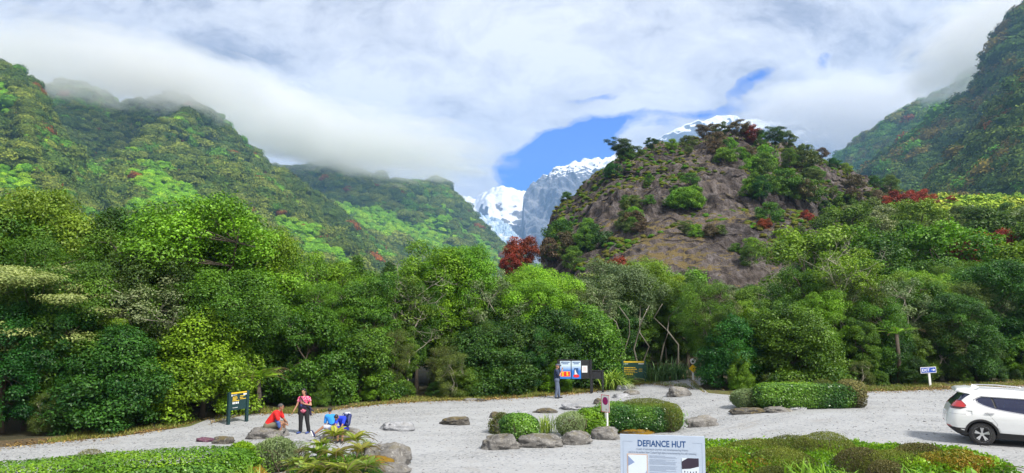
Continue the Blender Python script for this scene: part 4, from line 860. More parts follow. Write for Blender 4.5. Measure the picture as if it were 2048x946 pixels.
# left hedge
hedge('hedge', 'long clipped bright green hedge along the bottom left', 'hedge', -10.3, 17.75, 3.75, .78, .95, math.radians(25.5), .062, 52000, H_LIME, e=5, lump=.09, asp=.62, seed=1)
hedge('hedge', 'deep green leafy hedge face in front of the bottom left hedge', 'hedge', -10.4, 16.95, 3.6, .55, .72, math.radians(25.5), .085, 26000, H_DEEP, e=4.5, lump=.12, seed=2)
D, x = topD(395, 892, .9); hedge('shrub', 'dull olive mound growing in the top of the left hedge', 'shrub', x - 2.2, D - 1.2, .55, .5, 1.02, 0, .03, 9000, H_BROWN, e=2.2, lump=.05, mound=True, asp=.4, upright=.6, seed=3)
D, x = topD(548, 878, .9); hedge('shrub', 'grey green willowy shrub between the left hedge and the ferns', 'shrub', x, D, .66, .5, .92, 0, .095, 7000, H_GREY, e=2.2, lump=.3, asp=.26, upright=.7, seed=4, stems=45)
hedge('shrub', 'small bright tipped shrub at the right end of the left hedge', 'shrub', x - .75, D - .3, .4, .4, .85, 0, .09, 3500, H_LIME, e=2.2, lump=.3, asp=.3, upright=.7, seed=5)
for k, (px, py, lb) in enumerate([(598, 884, 'thin twiggy dry shrub at the left side of the ferns'), (728, 878, 'thin twiggy dry shrub in front of the largest boulder')]):
    D, x = topD(px, py, .7); hedge('shrub', lb, 'shrub', x, D, .32, .3, .72, 0, .05, 1500, H_GREY, e=2, lump=.3, asp=.3, upright=.6, seed=6 + k, stems=50)
# island in the middle
def island(label, px, ytop, wpx, h, ay, mat, seed, leaf, n, cat='shrub', **k):
    D, x = topD(px, ytop, h); D -= ay * .6; x = ray(px, 700)[0] * D
    return hedge(cat if cat != 'shrub' else 'shrub', label, cat, x, D, wpx / F * D / 2, ay, h, k.pop('rot', 0), leaf, n, mat, seed=seed, **k)
island('round glossy shrub at the left end of the planted island', 1038, 824, 74, .95, .6, H_DEEP, 21, .075, 12000, e=2.6, lump=.15)
island('thin yellowish shrub leaning over the left tip of the island', 1003, 823, 46, .75, .45, H_OLIVE, 22, .07, 2600, e=2.2, lump=.3, asp=.35, upright=.6, mound=True)
island('wiry grey green shrub in the middle of the island', 1140, 822, 54, .85, .5, H_GREY, 23, .10, 3800, e=2.2, lump=.35, asp=.2, upright=.85, stems=50)
island('bright green leafy shrub left of the post sign', 1183, 816, 62, .9, .5, H_LIME, 24, .09, 6500, e=2.6, lump=.25)
island('big clipped hedge with an olive top on the planted island', 1275, 803, 165, .98, 1.0, H_DEEP, 25, .07, 34000, cat='hedge', e=3.2, lump=.08)
island('lime shoots along the front top of the island hedge', 1235, 802, 95, 1.0, .9, H_LIME, 28, .065, 9000, e=3.2, lump=.12, stems=6)
island('olive cushion growing over the top of the island hedge', 1290, 793, 130, 1.16, .85, H_OLIVE, 26, .035, 26000, e=2.8, lump=.05, mound=True, asp=.4, upright=.5, stems=8)
island('dark fine-leaved mound at the right end of the island hedge', 1338, 803, 46, 1.02, .6, H_OLIVE, 27, .04, 9000, e=2.4, lump=.1, asp=.4, upright=.5)
island('low lime hedge between the wiry shrub and the clipped island hedge', 1205, 812, 90, .86, .7, H_LIME, 29, .07, 9000, e=3, lump=.18)
# right hedge
island('long clipped hedge with a bright flat top on the right island', 1606, 764, 190, .98, .8, H_DEEP, 31, .075, 30000, cat='hedge', e=5, lump=.06)
island('bright lime shoots forming the flat top of the right hedge', 1580, 763, 140, 1.02, .66, H_LIME, 32, .06, 12000, cat='shrub', e=5, lump=.05, stems=6)
island('olive dome rising from the middle of the right hedge', 1643, 757, 60, 1.12, .62, H_OLIVE, 33, .035, 9000, e=2.5, lump=.05, mound=True, asp=.4, upright=.5)
island('low olive dome behind the flat top of the right hedge', 1590, 758, 60, 1.08, .5, H_OLIVE, 34, .035, 7000, e=2.5, lump=.05, mound=True, asp=.4, upright=.5)
island('dry brownish clipped bush at the right end of the right hedge', 1698, 757, 46, 1.1, .7, H_BROWN, 35, .06, 8000, e=3.4, lump=.12)
island('small round silvery shrub on stems left of the right hedge', 1496, 776, 70, .78, .6, H_GREY, 36, .055, 11000, e=2.8, lump=.14, stems=60)
# bottom right bed
def mnd(label, px, yt, wpx, h, mat, seed, n=12000, leaf=.035, ay=None, **k):
    D, x = topD(px, yt, h); r = wpx / F * D / 2; ay = ay or r * .75; x = ray(px, 900)[0] * (D - ay * .25)
    return hedge('shrub', label, 'shrub', x, D - ay * .25, r, ay, h, 0, leaf, n, mat, e=k.pop('e', 2.2), lump=k.pop('lump', .06), mound=True, asp=k.pop('asp', .4), upright=k.pop('upright', .5), seed=seed, stems=12, **k)
mnd('spreading lime groundcover under the bottom right mounds', 1600, 889, 440, .36, H_LIME, 41, 20000, .09, ay=1.9, e=4, lump=.25, asp=.5, upright=.6)
mnd('lime groundcover at the right end of the bottom right bed', 1860, 898, 250, .34, H_LIME, 42, 12000, .09, ay=1.5, e=4, lump=.25, asp=.5, upright=.6)
mnd('olive mound at the back left of the bottom right bed', 1520, 877, 160, .62, H_OLIVE, 43, 16000)
mnd('tall olive mound at the back of the bottom right bed', 1650, 862, 130, .72, H_OLIVE, 44, 14000); mnd('flat olive mound between the two back mounds of the bed', 1585, 868, 130, .66, H_OLIVE, 45, 12000)
mnd('dark olive mound right of the hut panel', 1440, 893, 130, .68, H_OLIVE, 46, 15000); mnd('wide dark olive mound in the middle of the bottom right bed', 1562, 893, 150, .66, H_OLIVE, 47, 15000)
mnd('brown mound in the centre of the bottom right bed', 1720, 893, 110, .62, H_BROWN, 48, 12000); mnd('dark mound with a pointed outline nearest the white car', 1836, 883, 110, .6, H_BROWN, 49, 13000)
mnd('broad olive mound left of the rusty groundcover', 1780, 898, 150, .55, H_OLIVE, 50, 13000); mnd('small olive mound behind the rusty groundcover', 1915, 897, 60, .5, H_OLIVE, 51, 6000)
mnd('low brown mound at the bottom edge right of the flax', 1770, 918, 80, .55, H_BROWN, 52, 8000); mnd('bright olive dome at the bottom edge left of the flax', 1545, 930, 95, .6, H_OLIVE, 53, 10000)
mnd('rusty orange groundcover near the white car', 1905, 904, 130, .46, H_ORANGE, 54, 9000, .07, e=3, lump=.3, asp=.5); mnd('reddish yellow seedlings among the mounds by the hut panel', 1480, 915, 130, .5, H_ORANGE, 55, 2600, .06, e=3, lump=.5, asp=.3, upright=.9)
# strappy and ferny plants
M_flax = leafmat('flax_blade', (.12, .24, .02), (.38, .48, .08), hue=.015, val=.2, trans=.15, rough=.35, spec=.5)
M_flaxd = leafmat('flax_blade_dark', (.05, .13, .035), (.16, .28, .09), hue=.015, val=.2, trans=.15, rough=.35)
M_sword = leafmat('sword_leaf', (.10, .24, .015), (.22, .42, .02), hue=.01, val=.2)
def strappy(name, label, px, yb, n, H, W, lean, mat, seed, D=None, droop=1.0, spread=.15, x=None, group=None, z=None):
    rng = np.random.default_rng(seed); f = G(px, yb) if D is None else Vector((ray(px, 616)[0] * D, D, 0)); x = f.x; y = f.y
    P = np.concatenate([rng.normal(size=(n, 2)) * spread * .5, np.zeros((n, 1))], 1)
    V, Fq = blades(P, rng.uniform(.7, 1.05, n) * H, np.full(n, W), rng.uniform(*lean, n), 6, rng, droop)
    T = np.zeros((len(V), 3)); T[:, 0] = np.repeat(np.clip(rng.normal(.45, .25, n), 0, 1), 14); T[:, 1] = np.repeat(rng.uniform(.2, .8, n), 14)
    o = link(name, npmesh(name, V, Fq, mat, smooth=True, tint=T), loc=(x, y, float(gz(x, y)) if z is None else z)); return tag(o, label, 'flax' if name == 'flax' else 'plant', group)
strappy('flax', 'large bright flax with drooping leaves beside the black board', 1226, 779, 170, 1.8, .095, (.35, 1.2), M_flax, 1, droop=1.4, spread=.5)
strappy('flax', 'dark green flax behind the flagged walking sign, left clump', 1325, 762, 120, 1.7, .06, (.2, 1.1), M_flaxd, 2, droop=1.2, spread=.6)
strappy('flax', 'dark green flax between the walking sign and the yellow diamond', 1353, 760, 110, 1.6, .06, (.2, 1.2), M_flaxd, 3, droop=1.2, spread=.6)
strappy('flax', 'young flax at the back between the two signs of the forest track', 1300, 764, 60, 1.3, .05, (.1, .6), M_flaxd, 4, spread=.3)
strappy('flax', 'yellow green grassy tuft in the island beside the round shrub', 1092, 866, 110, .85, .03, (.1, .8), M_flax, 5, spread=.35)
strappy('flax', 'stiff upright flax at the right tip of the island hedge', 1334, 856, 26, .85, .055, (.05, .5), M_flax, 6, spread=.25)
strappy('flax', 'sprawling grassy plant under the wiry island shrub', 1150, 862, 60, .5, .03, (.3, 1.2), M_flax, 7, spread=.5)
strappy('flax', 'bronze green flax at the end of the left hedge', 515, 930, 60, .95, .045, (.15, .9), M_flax, 8, D=18.0, spread=.25)
strappy('flax', 'bright broad-leaved sword plant at the bottom edge of the right bed', 1612, 950, 34, 1.0, .085, (.1, .75), M_sword, 9, D=17.0, spread=.5)
strappy('flax', 'second clump of broad sword leaves at the bottom of the right bed', 1665, 950, 30, .85, .08, (.2, .9), M_sword, 10, D=17.0, spread=.5)
strappy('flax', 'low sword-leaved plant among the brown mounds of the right bed', 1812, 950, 26, .75, .06, (.2, .9), M_sword, 11, D=16.8, spread=.4)
strappy('grass_tuft', 'upright bright yellow green sword plant among the ferns', 650, 890, 26, .6, .06, (.05, .5), M_sword, 12, D=20.0, spread=.25, z=.45)
M_stalk = plain('fern_stalk', (.10, .07, .03), .8)
def fern(name, label, px, D, z, n, L_, mat, seed, trunk=0, pin=.32, arch=.55, group=None, x=None, yaw=0, cat='fern', brown=0):
    rng = np.random.default_rng(seed); x = ray(px, 616)[0] * D if x is None else x; t = thing(name, label, cat, (x, D, z), yaw, group)
    mb = MB()
    if trunk: mb.tube([Vector((0, 0, -.1)), Vector((.06, 0, trunk * .5)), Vector((0, 0, trunk))], [.12, .10, .09], 8); mb.build('trunk', M_bark, t, smooth=True)
    Vs, Fs, Ts = [], [], []; o = 0; st = MB(); K = 30
    for k in range(n):
        az = 2 * PI * k / n + rng.normal() * .35; le = L_ * rng.uniform(.75, 1.1); el = rng.uniform(.45, 1.1); p = np.array([0, 0, trunk]); prev = p; step = le / K; pts = [Vector(p)]
        tint = rng.uniform(.2, .9)
        for j in range(K):
            s = j / K; e_ = el - s * (el + arch) * 1.0; dr = np.array([math.cos(az) * math.cos(e_), math.sin(az) * math.cos(e_), math.sin(e_)]); p = p + dr * step; pts.append(Vector(p))
            if j < 2: continue
            side = np.array([-math.sin(az), math.cos(az), 0]); w_ = pin * le * math.sin(min(1, (s * 1.25 + .06)) * PI) ** .7 * (1 - s * .25)
            for sg in (-1, 1):
                tip = p + side * sg * w_ + dr * w_ * .3 + np.array([0, 0, -.18 * w_]); a = p - dr * step * .2; b_ = p + dr * step * .2; m1 = (p + tip) / 2 - dr * step * .2; m2 = (p + tip) / 2 + dr * step * .2 + np.array([0, 0, .02])
                Vs += [a, m1, tip, m2, b_]; Fs.append((o, o + 1, o + 2, o + 3, o + 4)); o += 5; tt = min(1, max(0, tint + rng.normal() * .12 + brown * s)); Ts += [(tt, rng.uniform(.4, .7), 0)] * 5
        st.tube(pts[::3] + [pts[-1]], [.009 * L_ + .002] * len(pts[::3]) + [.002], 3, cap=False)
    me = npmesh('fronds', np.array(Vs), np.array(Fs), mat, smooth=False, tint=np.array(Ts)); link('fronds', me, t); st.build('stalks', M_stalk, t); return t
M_fern = leafmat('fern', (.06, .15, .015), (.26, .33, .03), hue=.015, val=.2)
M_fernY = leafmat('fern_yellow', (.13, .22, .015), (.34, .36, .03), hue=.015, val=.2)
M_fernO = leafmat('fern_turning', (.10, .20, .02), (.30, .26, .04), hue=.01, val=.2)
M_tfern = leafmat('tree_fern', (.12, .28, .015), (.30, .50, .04), hue=.01, val=.1)
fern('tree_fern', 'tree fern with wide bright fronds behind the dark green sign', 522, edgeD(522) + .2, 0, 24, 1.6, M_tfern, 3, trunk=1.5, pin=.2, arch=.6, cat='tree fern')
fern('tree_fern', 'shaded tree fern fronds low in the bush behind the EXIT sign', 1790, 38.0, .6, 8, 1.5, M_tfern, 5, trunk=2.6, pin=.2, cat='tree fern')
fl = [(655, 18.3, 0.47, 18, .8, M_fern, 'dark green fern at the front left of the fern bed'), (700, 18.2, 0.47, 19, .85, M_fern, 'arching green fern in the middle front of the fern bed'), (742, 18.6, 0.52, 18, .75, M_fern, 'fern with yellowing fronds beside the largest boulder'), (622, 18.6, 0.42, 17, .75, M_fern, 'green fern at the left edge of the fern bed'),
      (680, 19.2, 0.67, 18, .7, M_fernO, 'fern with rusty orange fronds in the heart of the fern bed'), (640, 19.6, 0.67, 17, .65, M_fern, 'small green fern behind the sword plant'), (715, 20.4, 0.87, 18, .75, M_fernY, 'yellow green fern on top of the bed below the children'), (676, 20.7, 0.92, 18, .75, M_fernY, 'brightest yellow fern crowning the fern bed'), (648, 20.3, 0.72, 16, .6, M_fernY, 'yellow fern at the upper left of the fern bed'),
      (728, 19.4, 0.77, 17, .7, M_fernO, 'orange tinged fern leaning on the largest boulder'), (600, 19.2, 0.42, 15, .55, M_fern, 'small fern beside the willowy shrub'), (690, 17.5, 0.32, 17, .65, M_fern, 'low dark fern at the bottom edge of the fern bed'), (640, 17.6, 0.32, 16, .6, M_fern, 'low fern at the bottom left of the fern bed')]
for k, (px, D, z, n, L_, mm, lb) in enumerate(fl): fern('fern', lb, px, D, z, n, L_, mm, 20 + k, pin=.13, arch=.7, brown=.3)
rngf = np.random.default_rng(4); nm = ['tiny', 'fresh', 'glossy', 'ragged', 'curling', 'upright', 'drooping', 'leafy', 'dense', 'slender', 'spreading', 'bushy', 'crisp', 'feathery']
for k in range(14):
    px = [606, 628, 650, 668, 690, 706, 724, 738, 614, 640, 664, 686, 712, 734][k]; D = (18.0 if k < 8 else 19.0) + rngf.uniform(-.2, .3)
    fern('fern', nm[k] + ' green frond rosette in the %s row of the fern bed' % ('front' if k < 8 else 'middle'), px, D, .28 if k < 8 else .5, 15, .55, [M_fern, M_fern, M_fernY, M_sword][k % 4], 120 + k, pin=.13, arch=.6, brown=.2, group='small ferns of the left bed')
for k, (px, D, z, n, L_, lb) in enumerate([(1965, 17.9, .6, 12, .85, 'bright fern at the right end of the bottom right bed'), (1925, 17.0, .55, 10, .7, 'smaller fern at the bottom edge beside the bright one'), (1838, 16.9, .6, 9, .6, 'fern poking out of the bed left of the smaller one'), (1690, 16.9, .6, 9, .55, 'dark fern behind the second sword plant')]): fern('fern', lb, px, D, z, n, L_, M_sword, 60 + k, pin=.2, arch=.35)
hedge('shrub', 'leafy mass in which the ferns of the left bed are rooted', 'shrub', ray(680, 616)[0] * 19.3, 19.3, 1.25, 1.2,   .62, .1, .07, 11000, H_DEEP, e=2.4, lump=.3, mound=True, seed=91, asp=.35, upright=.5)
# bare pale branches standing in the bush
def deadtree(label, px, ytop, D, seed, spread=.35, n=9, up=1.0):
    rng = np.random.default_rng(seed); D = edgeD(px) + D; x = ray(px, 616)[0] * D; g = float(gz(x, D)); H = at(px, ytop, D).z - g; mb = MB(); t0 = [Vector((0, 0, -.1))]
    for k in range(1, 9): t0.append(Vector((rng.normal() * .05 * k * .3, rng.normal() * .05 * k * .3, H * .75 * k / 8)))
    mb.tube(t0, [.045 - .004 * k for k in range(9)], 6)
    def grow(a, d, L_, r, lv):
        pts = [a]; p = a
        for k in range(5): d = (d + Vector(rng.normal(size=3)) * .22).normalized(); p = p + d * L_ / 5; pts.append(p)
        mb.tube(pts, [r * (1 - .15 * k) for k in range(6)], 4, cap=False)
        if lv < 3:
            for _ in range(3): j = rng.integers(1, 6); grow(pts[j], (d + Vector(rng.normal(size=3)) * .7 + Vector((0, 0, .2))).normalized(), L_ * .55, r * .55, lv + 1)
    for _ in range(n):
        j = rng.integers(3, 9); az = rng.uniform(0, 2 * PI); grow(t0[j], Vector((math.cos(az), math.sin(az), up)).normalized(), H * spread, .026, 0)
    o = mb.build('bare_tree', M_palebark, smooth=True); o.location = (x, D, g); return tag(o, label, 'bare tree')
deadtree('tangle of bare pale branches at the edge of the tall bright tree', 535, 560, 3.8, 1, .3)
deadtree('bare grey branches rising in the gap of the middle bush', 818, 545, 4.6, 2, .26); deadtree('leafless pale twigs above the olive bushes', 735, 575, 5.0, 3, .22)
deadtree('tall pale forked tree standing above the bush left of the EXIT sign', 1683, 500, 5.8, 4, .3, 6, 2.2); deadtree('bare leaning branches at the foot of the rock knoll', 1195, 565, 8.0, 5, .25, 6)
deadtree('pale bare stems beside the forest track entrance', 1437, 640, 3.2, 6, .2, 4, 1.6); deadtree('thin bare stems in the shade behind the walking sign', 1262, 650, 8, 8, .12, 3, 2.5); deadtree('bare crown on the bush above the right hedge', 1560, 520, 12, 7, .3)
# slender trunks in the dark gap by the track
M_trunkd = plain('shaded_trunk', (.16, .15, .12), .9, var=.4)
for k, (px, D) in enumerate([(1236, 44.5), (1250, 46), (1268, 45), (1283, 47), (1316, 46.5), (1334, 48), (1352, 46), (1228, 47.5)]):
    x = ray(px, 616)[0] * D; rng = np.random.default_rng(k + 9); mb = MB(); h = 4.5
    mb.tube([Vector((rng.normal() * .12 * j, rng.normal() * .1 * j, h * j / 5 - .05)) for j in range(6)], [.07 - .008 * j for j in range(6)], 6)
    o = mb.build('thin_tree', M_trunkd, smooth=True); o.location = (x, D, float(gz(x, D))); tag(o, 'slender bare tree stem in the dark gap behind the walking sign', 'thin tree', 'slender stems in the dark gap behind the walking sign')
# ------------------------------------------------------------------ signs
def text(body, size, mat, parent, x, z, y=-.002, align='CENTER', name='lettering', width=None, ext=.001, sp=1.0, bold=0):
    c = bpy.data.curves.new('t', 'FONT'); c.body = body; c.size = size; c.align_x = align; c.extrude = ext; c.space_character = sp; c.offset = bold; c.resolution_u = 3
    o = bpy.data.objects.new('t', c); COL.objects.link(o); dg = bpy.context.evaluated_depsgraph_get(); me = bpy.data.meshes.new_from_object(o.evaluated_get(dg))
    bpy.data.objects.remove(o); me.materials.clear(); me.materials.append(mat); me.name = name
    co = np.zeros(len(me.vertices) * 3, np.float32); me.vertices.foreach_get('co', co); co = co.reshape(-1, 3)
    if width: co[:, 0] *= width / (co[:, 0].max() - co[:, 0].min())
    me.vertices.foreach_set('co', np.stack([co[:, 0] + x, y - co[:, 2], co[:, 1] + z], 1).ravel().astype(np.float32)); me.update()
    return link(name, me, parent)
C = lambda n, c, r=.5, **k: plain(n, c, r, var=.04, **k)
M_white = C('white_paint', (.78, .79, .80), .45); M_board = C('panel_face', (.42, .50, .63), .35); M_navy = C('navy_print', (.015, .07, .22)); M_greyt = C('grey_print', (.25, .31, .42)); M_frameb = C('beige_print_frame', (.5, .38, .33))
M_ice1 = C('pale_ice_print', (.62, .70, .80)); M_ice2 = C('blue_ice_print', (.22, .30, .50)); M_fig = C('dark_figures_print', (.03, .02, .04)); M_black = C('black_paint', (.012, .013, .016), .5); M_green = C('dark_green_paint', (.008, .06, .045), .4); M_dgreen = C('slate_green_paint', (.008, .035, .038), .4)
M_yel = C('yellow_print', (.75, .50, .02)); M_yelb = C('sign_yellow', (.85, .55, .01), .4); M_red = C('sign_red', (.55, .02, .03), .4); M_mag = C('faded_magenta', (.32, .01, .16), .4); M_blue = C('sign_blue', (.015, .07, .42), .4); M_pblue = C('poster_blue', (.03, .20, .60)); M_pred = C('poster_red', (.65, .02, .02)); M_wood = C('weathered_post', (.30, .27, .23), .8); M_pink = C('faded_print', (.62, .35, .36))
def quad(mb, x0, z0, x1, z1, y0=-.002, y1=0): return mb.box((x0, y0, z0), (x1, y1, z1))
def rot_to(D, x, yaw): return math.radians(yaw)
# hut panel
Wp, k_ = 1.5, .0092; D = 13.05; x0 = ray(1240, 868)[0] * 13.18; yaw = math.radians(-10)
t = thing('information_panel', 'pale blue panel headed DEFIANCE HUT at the bottom of the view', 'information panel', (x0, 13.18, float(gz(x0, 13))), yaw)
zt = at(1240, 868, 13.18).z - float(gz(x0, 13)); mb = MB().box((0, 0, zt - 1.2), (Wp, .025, zt)); mb.build('board', M_board, t, bevel=.004)
for xx in (.12, Wp - .12): MB().box((xx - .045, .027, -.3), (xx + .045, .117, zt - .1)).build('post', M_wood, t, bevel=.006)
P_ = lambda px, py: ((px - 1240) * k_, zt - (py - 868) * k_)
text('DEFIANCE HUT', .155, M_navy, t, Wp * .492, zt - .203, width=.85, name='title', bold=.003)
text('A part of adventure tourism and mountaineering history', .052, M_greyt, t, Wp * .5, zt - .268, width=.92, name='subtitle'); text("and it is the earliest New Zealand high alpine mountaineering hut still remaining", .052, M_greyt, t, Wp * .5, zt - .325, width=1.2, name='subtitle')
mb = MB()
for a in [(.05, zt - 1.15, .055, zt - .125), (Wp - .055, zt - 1.15, Wp - .05, zt - .125), (.05, zt - .125, .22, zt - .12), (Wp - .22, zt - .125, Wp - .05, zt - .12)]: quad(mb, *a)
mb.build('border_line', M_greyt, t)
mb = MB()
rng = np.random.default_rng(2)
for r_ in range(22):
    if r_ in (3, 10, 17): continue
    z = zt - .365 - r_ * .0165; quad(mb, .52, z - .004, .52 + (.50 if r_ % 5 else .3) * rng.uniform(.9, 1.0), z + .002)
mb.build('body_text', M_greyt, t)
def photo(x0, z0, x1, z1, kind, frame):
    if frame: quad(MB(), x0 - .02, z0 - .02, x1 + .02, z1 + .02, -.003, 0).build('photo_frame', M_frameb, t)
    b0 = quad(MB(), x0, z0, x1, z1, -.006, -.003).build('photo', M_ice1 if kind else M_ice1, t); w_ = x1 - x0; h_ = z1 - z0
    mb = MB()
    if kind == 0:
        mb.prism([(x0, z1 - .02), (x0, z1 - h_ * .3), (x0 + w_ * .35, z1 - h_ * .2)], -.008, -.006); mb.prism([(x1, z0 + h_ * .05), (x1, z0 + h_ * .6), (x0 + w_ * .72, z0 + h_ * .3), (x0 + w_ * .5, z0 + h_ * .05)], -.008, -.006); mb.prism([(x0 + .01, z0), (x1, z0), (x1, z0 + h_ * .18), (x0 + .01, z0 + h_ * .1)], -.0075, -.006)
        mb.build('print_shapes', M_ice2, t)
    else:
        mb.prism([(x0, z1 - h_ * .2), (x0, z0 + h_ * .38), (x0 + w_ * .5, z0 + h_ * .42), (x1, z0 + h_ * .55), (x1, z1), (x0 + w_ * .35, z1)], -.008, -.006); mb.build('print_shapes', M_fig, t)
    mb = MB(); r = np.random.default_rng(kind + 3)
    for k in range(9 if kind == 0 else 5):
        cx = x0 + w_ * (.08 + .84 * (k + .5) / (9 if kind == 0 else 5)); b_ = z0 + h_ * (.10 if kind == 0 else .14) + r.uniform(0, .02); s = h_ * r.uniform(.10, .2) * (1 if kind == 0 else .7)
        mb.prism([(cx - s * .25, b_), (cx - s * .2, b_ + s * .7), (cx, b_ + s), (cx + s * .22, b_ + s * .65), (cx + s * .25, b_)], -.010, -.008)
    mb.build('print_figures', M_fig, t)
photo(.14, zt - 1.02, .47, zt - .36, 0, True); photo(1.09, zt - .70, 1.385, zt - .385, 1, False)
# big black notice board
def frame(name, label, cat, px, yb, yaw=0, D=None):
    p = G(px, yb) if D is None else Vector((ray(px, 616)[0] * D, D, float(gz(ray(px, 616)[0] * D, D))))
    return thing(name, label, cat, p, math.radians(yaw)), p.y / F, p
t, s, p = frame('notice_board', 'tall black notice board with two blue and red posters', 'notice board', 1150, 788.5)
Zb = lambda py: at(1150, py, p.y).z - p.z
X_ = lambda px: (px - 1150) * s
MB().box((X_(1118), 0, Zb(757.5)), (X_(1182), .05, Zb(720))).build('board', M_black, t, bevel=.006); MB().box((X_(1117), -.03, Zb(721)), (X_(1150), .08, Zb(718.4))).build('hood', M_black, t, bevel=.005)
for px in (1117.5, 1182): MB().box((X_(px) - .055, -.035, -.2), (X_(px) + .055, .085, Zb(719.5))).build('post', M_black, t, bevel=.006)
def gradient(name, top, bot, z0, z1):
    m, nt, b, out = newmat(name); z = nt.new('ShaderNodeSeparateXYZ', ins={0: nt.new('ShaderNodeTexCoord').outputs['Object']}).outputs[2]
    f = nt.math('DIVIDE', nt.math('SUBTRACT', z, z0), z1 - z0, clamp=True); nt.link(nt.ramp(f, [(.1, bot), (.45, bot), (.75, top)]), b.inputs['Base Color']); b.inputs['Roughness'].default_value = .4; return m
M_post = gradient('poster_sky_print', (.55, .68, .80), (.02, .17, .58), Zb(758), Zb(722))
for a, b_ in ((1121, 1142), (1143.7, 1162)):
    ps = MB().box((X_(a), -.012, Zb(757.6)), (X_(b_), -.001, Zb(721.8))).build('poster', M_post, t)
    mb = MB(); 
    for r_, ww in ((724.5, .8), (727.5, .55)): c_ = (a + b_) / 2; w_ = (b_ - a) * ww / 2; quad(mb, X_(c_ - w_), Zb(r_ + .8), X_(c_ + w_), Zb(r_ - .8), -.015, -.012)
    mb.build('heading', M_navy, ps)
quad(MB(), X_(1122), Zb(753.6), X_(1141.3), Zb(742.3), -.014, -.012).build('red_panel_edge', M_pink, t); quad(MB(), X_(1123), Zb(752.8), X_(1140.3), Zb(743.2), -.017, -.014).build('red_panel', M_pred, t)
mb = MB()
for px, py in ((1126.5, 745.5), (1135, 745.5), (1126.3, 750), (1135.5, 749.5)): 
    mb.add([(X_(px) + .055 * math.cos(k), -.02, Zb(py) + .055 * math.sin(k)) for k in np.linspace(0, 2 * PI, 9)[:-1]], [tuple(range(8))])
mb.build('warning_symbols', M_yelb, t)
quad(MB(), X_(1148.7), Zb(749), X_(1157), Zb(736), -.014, -.012).build('photo', M_navy, t); MB().prism([(X_(1149.5), Zb(749)), (X_(1150), Zb(740.5)), (X_(1151.2), Zb(739)), (X_(1152.5), Zb(744)), (X_(1155.5), Zb(749))], -.017, -.014).build('figure_print', M_white, t)
mb = MB(); mb.add([(X_(1152.8) + .165 * math.cos(k), -.019, Zb(751.8) + .085 * math.sin(k)) for k in np.linspace(0, 2 * PI, 17)[:-1]], [tuple(range(16))]); mb.build('red_badge', M_pred, t)
quad(MB(), X_(1164), Zb(745), X_(1174.8), Zb(731.5), -.004, 0).build('notice', M_white, t)
mb = MB()
for r_ in range(4): quad(mb, X_(1165.5), Zb(735 + r_ * 2.2 + .6), X_(1173), Zb(735 + r_ * 2.2 - .3), -.006, -.004)
mb.build('notice_text', M_pink, t)
t, s, p = frame('notice_board', 'low black lectern board beside the tall notice board', 'notice board', 1206, 786, 0); Zb = lambda py: at(1206, py, p.y).z - p.z; X_ = lambda px: (px - 1206) * s
MB().box((X_(1184.5), 0, Zb(758)), (X_(1207), .05, Zb(741.5))).build('board', M_black, t, bevel=.006); MB().box((X_(1183.5), -.03, Zb(742)), (X_(1208), .07, Zb(740.2))).build('cap_rail', M_black, t, bevel=.005)
MB().box((X_(1206) - .055, -.03, -.2), (X_(1206) + .055, .08, Zb(741.8))).build('post', M_black, t, bevel=.006); MB().box((X_(1185.6) - .04, .03, -.2), (X_(1185.6) + .04, .11, Zb(745))).build('post', M_black, t, bevel=.006)
# green walking sign
t, s, p = frame('track_sign', 'green and yellow walking track sign beside the flax', 'sign', 1268.5, 767); Zb = lambda py: at(1268.5, py, p.y).z - p.z; X_ = lambda px: (px - 1268.5) * s
MB().box((X_(1247), 0, Zb(757)), (X_(1290), .04, Zb(722.3))).build('board', M_green, t, bevel=.005); MB().box((X_(1247.6), -.004, Zb(725.3)), (X_(1289.4), 0, Zb(722.3))).build('yellow_strip', M_yel, t)
for px in (1246, 1290.8): MB().box((X_(px) - .06, -.04, -.2), (X_(px) + .06, .08, Zb(721.3))).build('post', M_green, t, bevel=.008)
mb = MB(); rng = np.random.default_rng(1)
for py, x1 in ((735.2, 1271), (738.6, 1274), (742.2, 1270.5), (744.9, 1276)):
    x = 1249
    while x < x1 - 1: w_ = rng.uniform(1.8, 5.5); quad(mb, X_(x), Zb(py + (.5 if py > 744 else 1.0)), X_(min(x + w_, x1)), Zb(py - (.1 if py > 744 else .9)), -.003, 0); x += w_ + .7
for k in range(5): quad(mb, X_(1249.5 + k * 3.6), Zb(750), X_(1252.2 + k * 3.6), Zb(746.6), -.003, 0)
for py in (738.2, 742): quad(mb, X_(1278), Zb(py + .5), X_(1285), Zb(py - .4), -.003, 0)
mb.build('yellow_text', M_yel, t); mb = MB(); quad(mb, X_(1247.6), Zb(729.5), X_(1248.5), Zb(726.4), -.003, 0); quad(mb, X_(1249.3), Zb(728.2), X_(1257), Zb(727.2), -.003, 0); quad(mb, X_(1277), Zb(728.4), X_(1288), Zb(726.8), -.003, 0); mb.build('white_text', M_white, t)
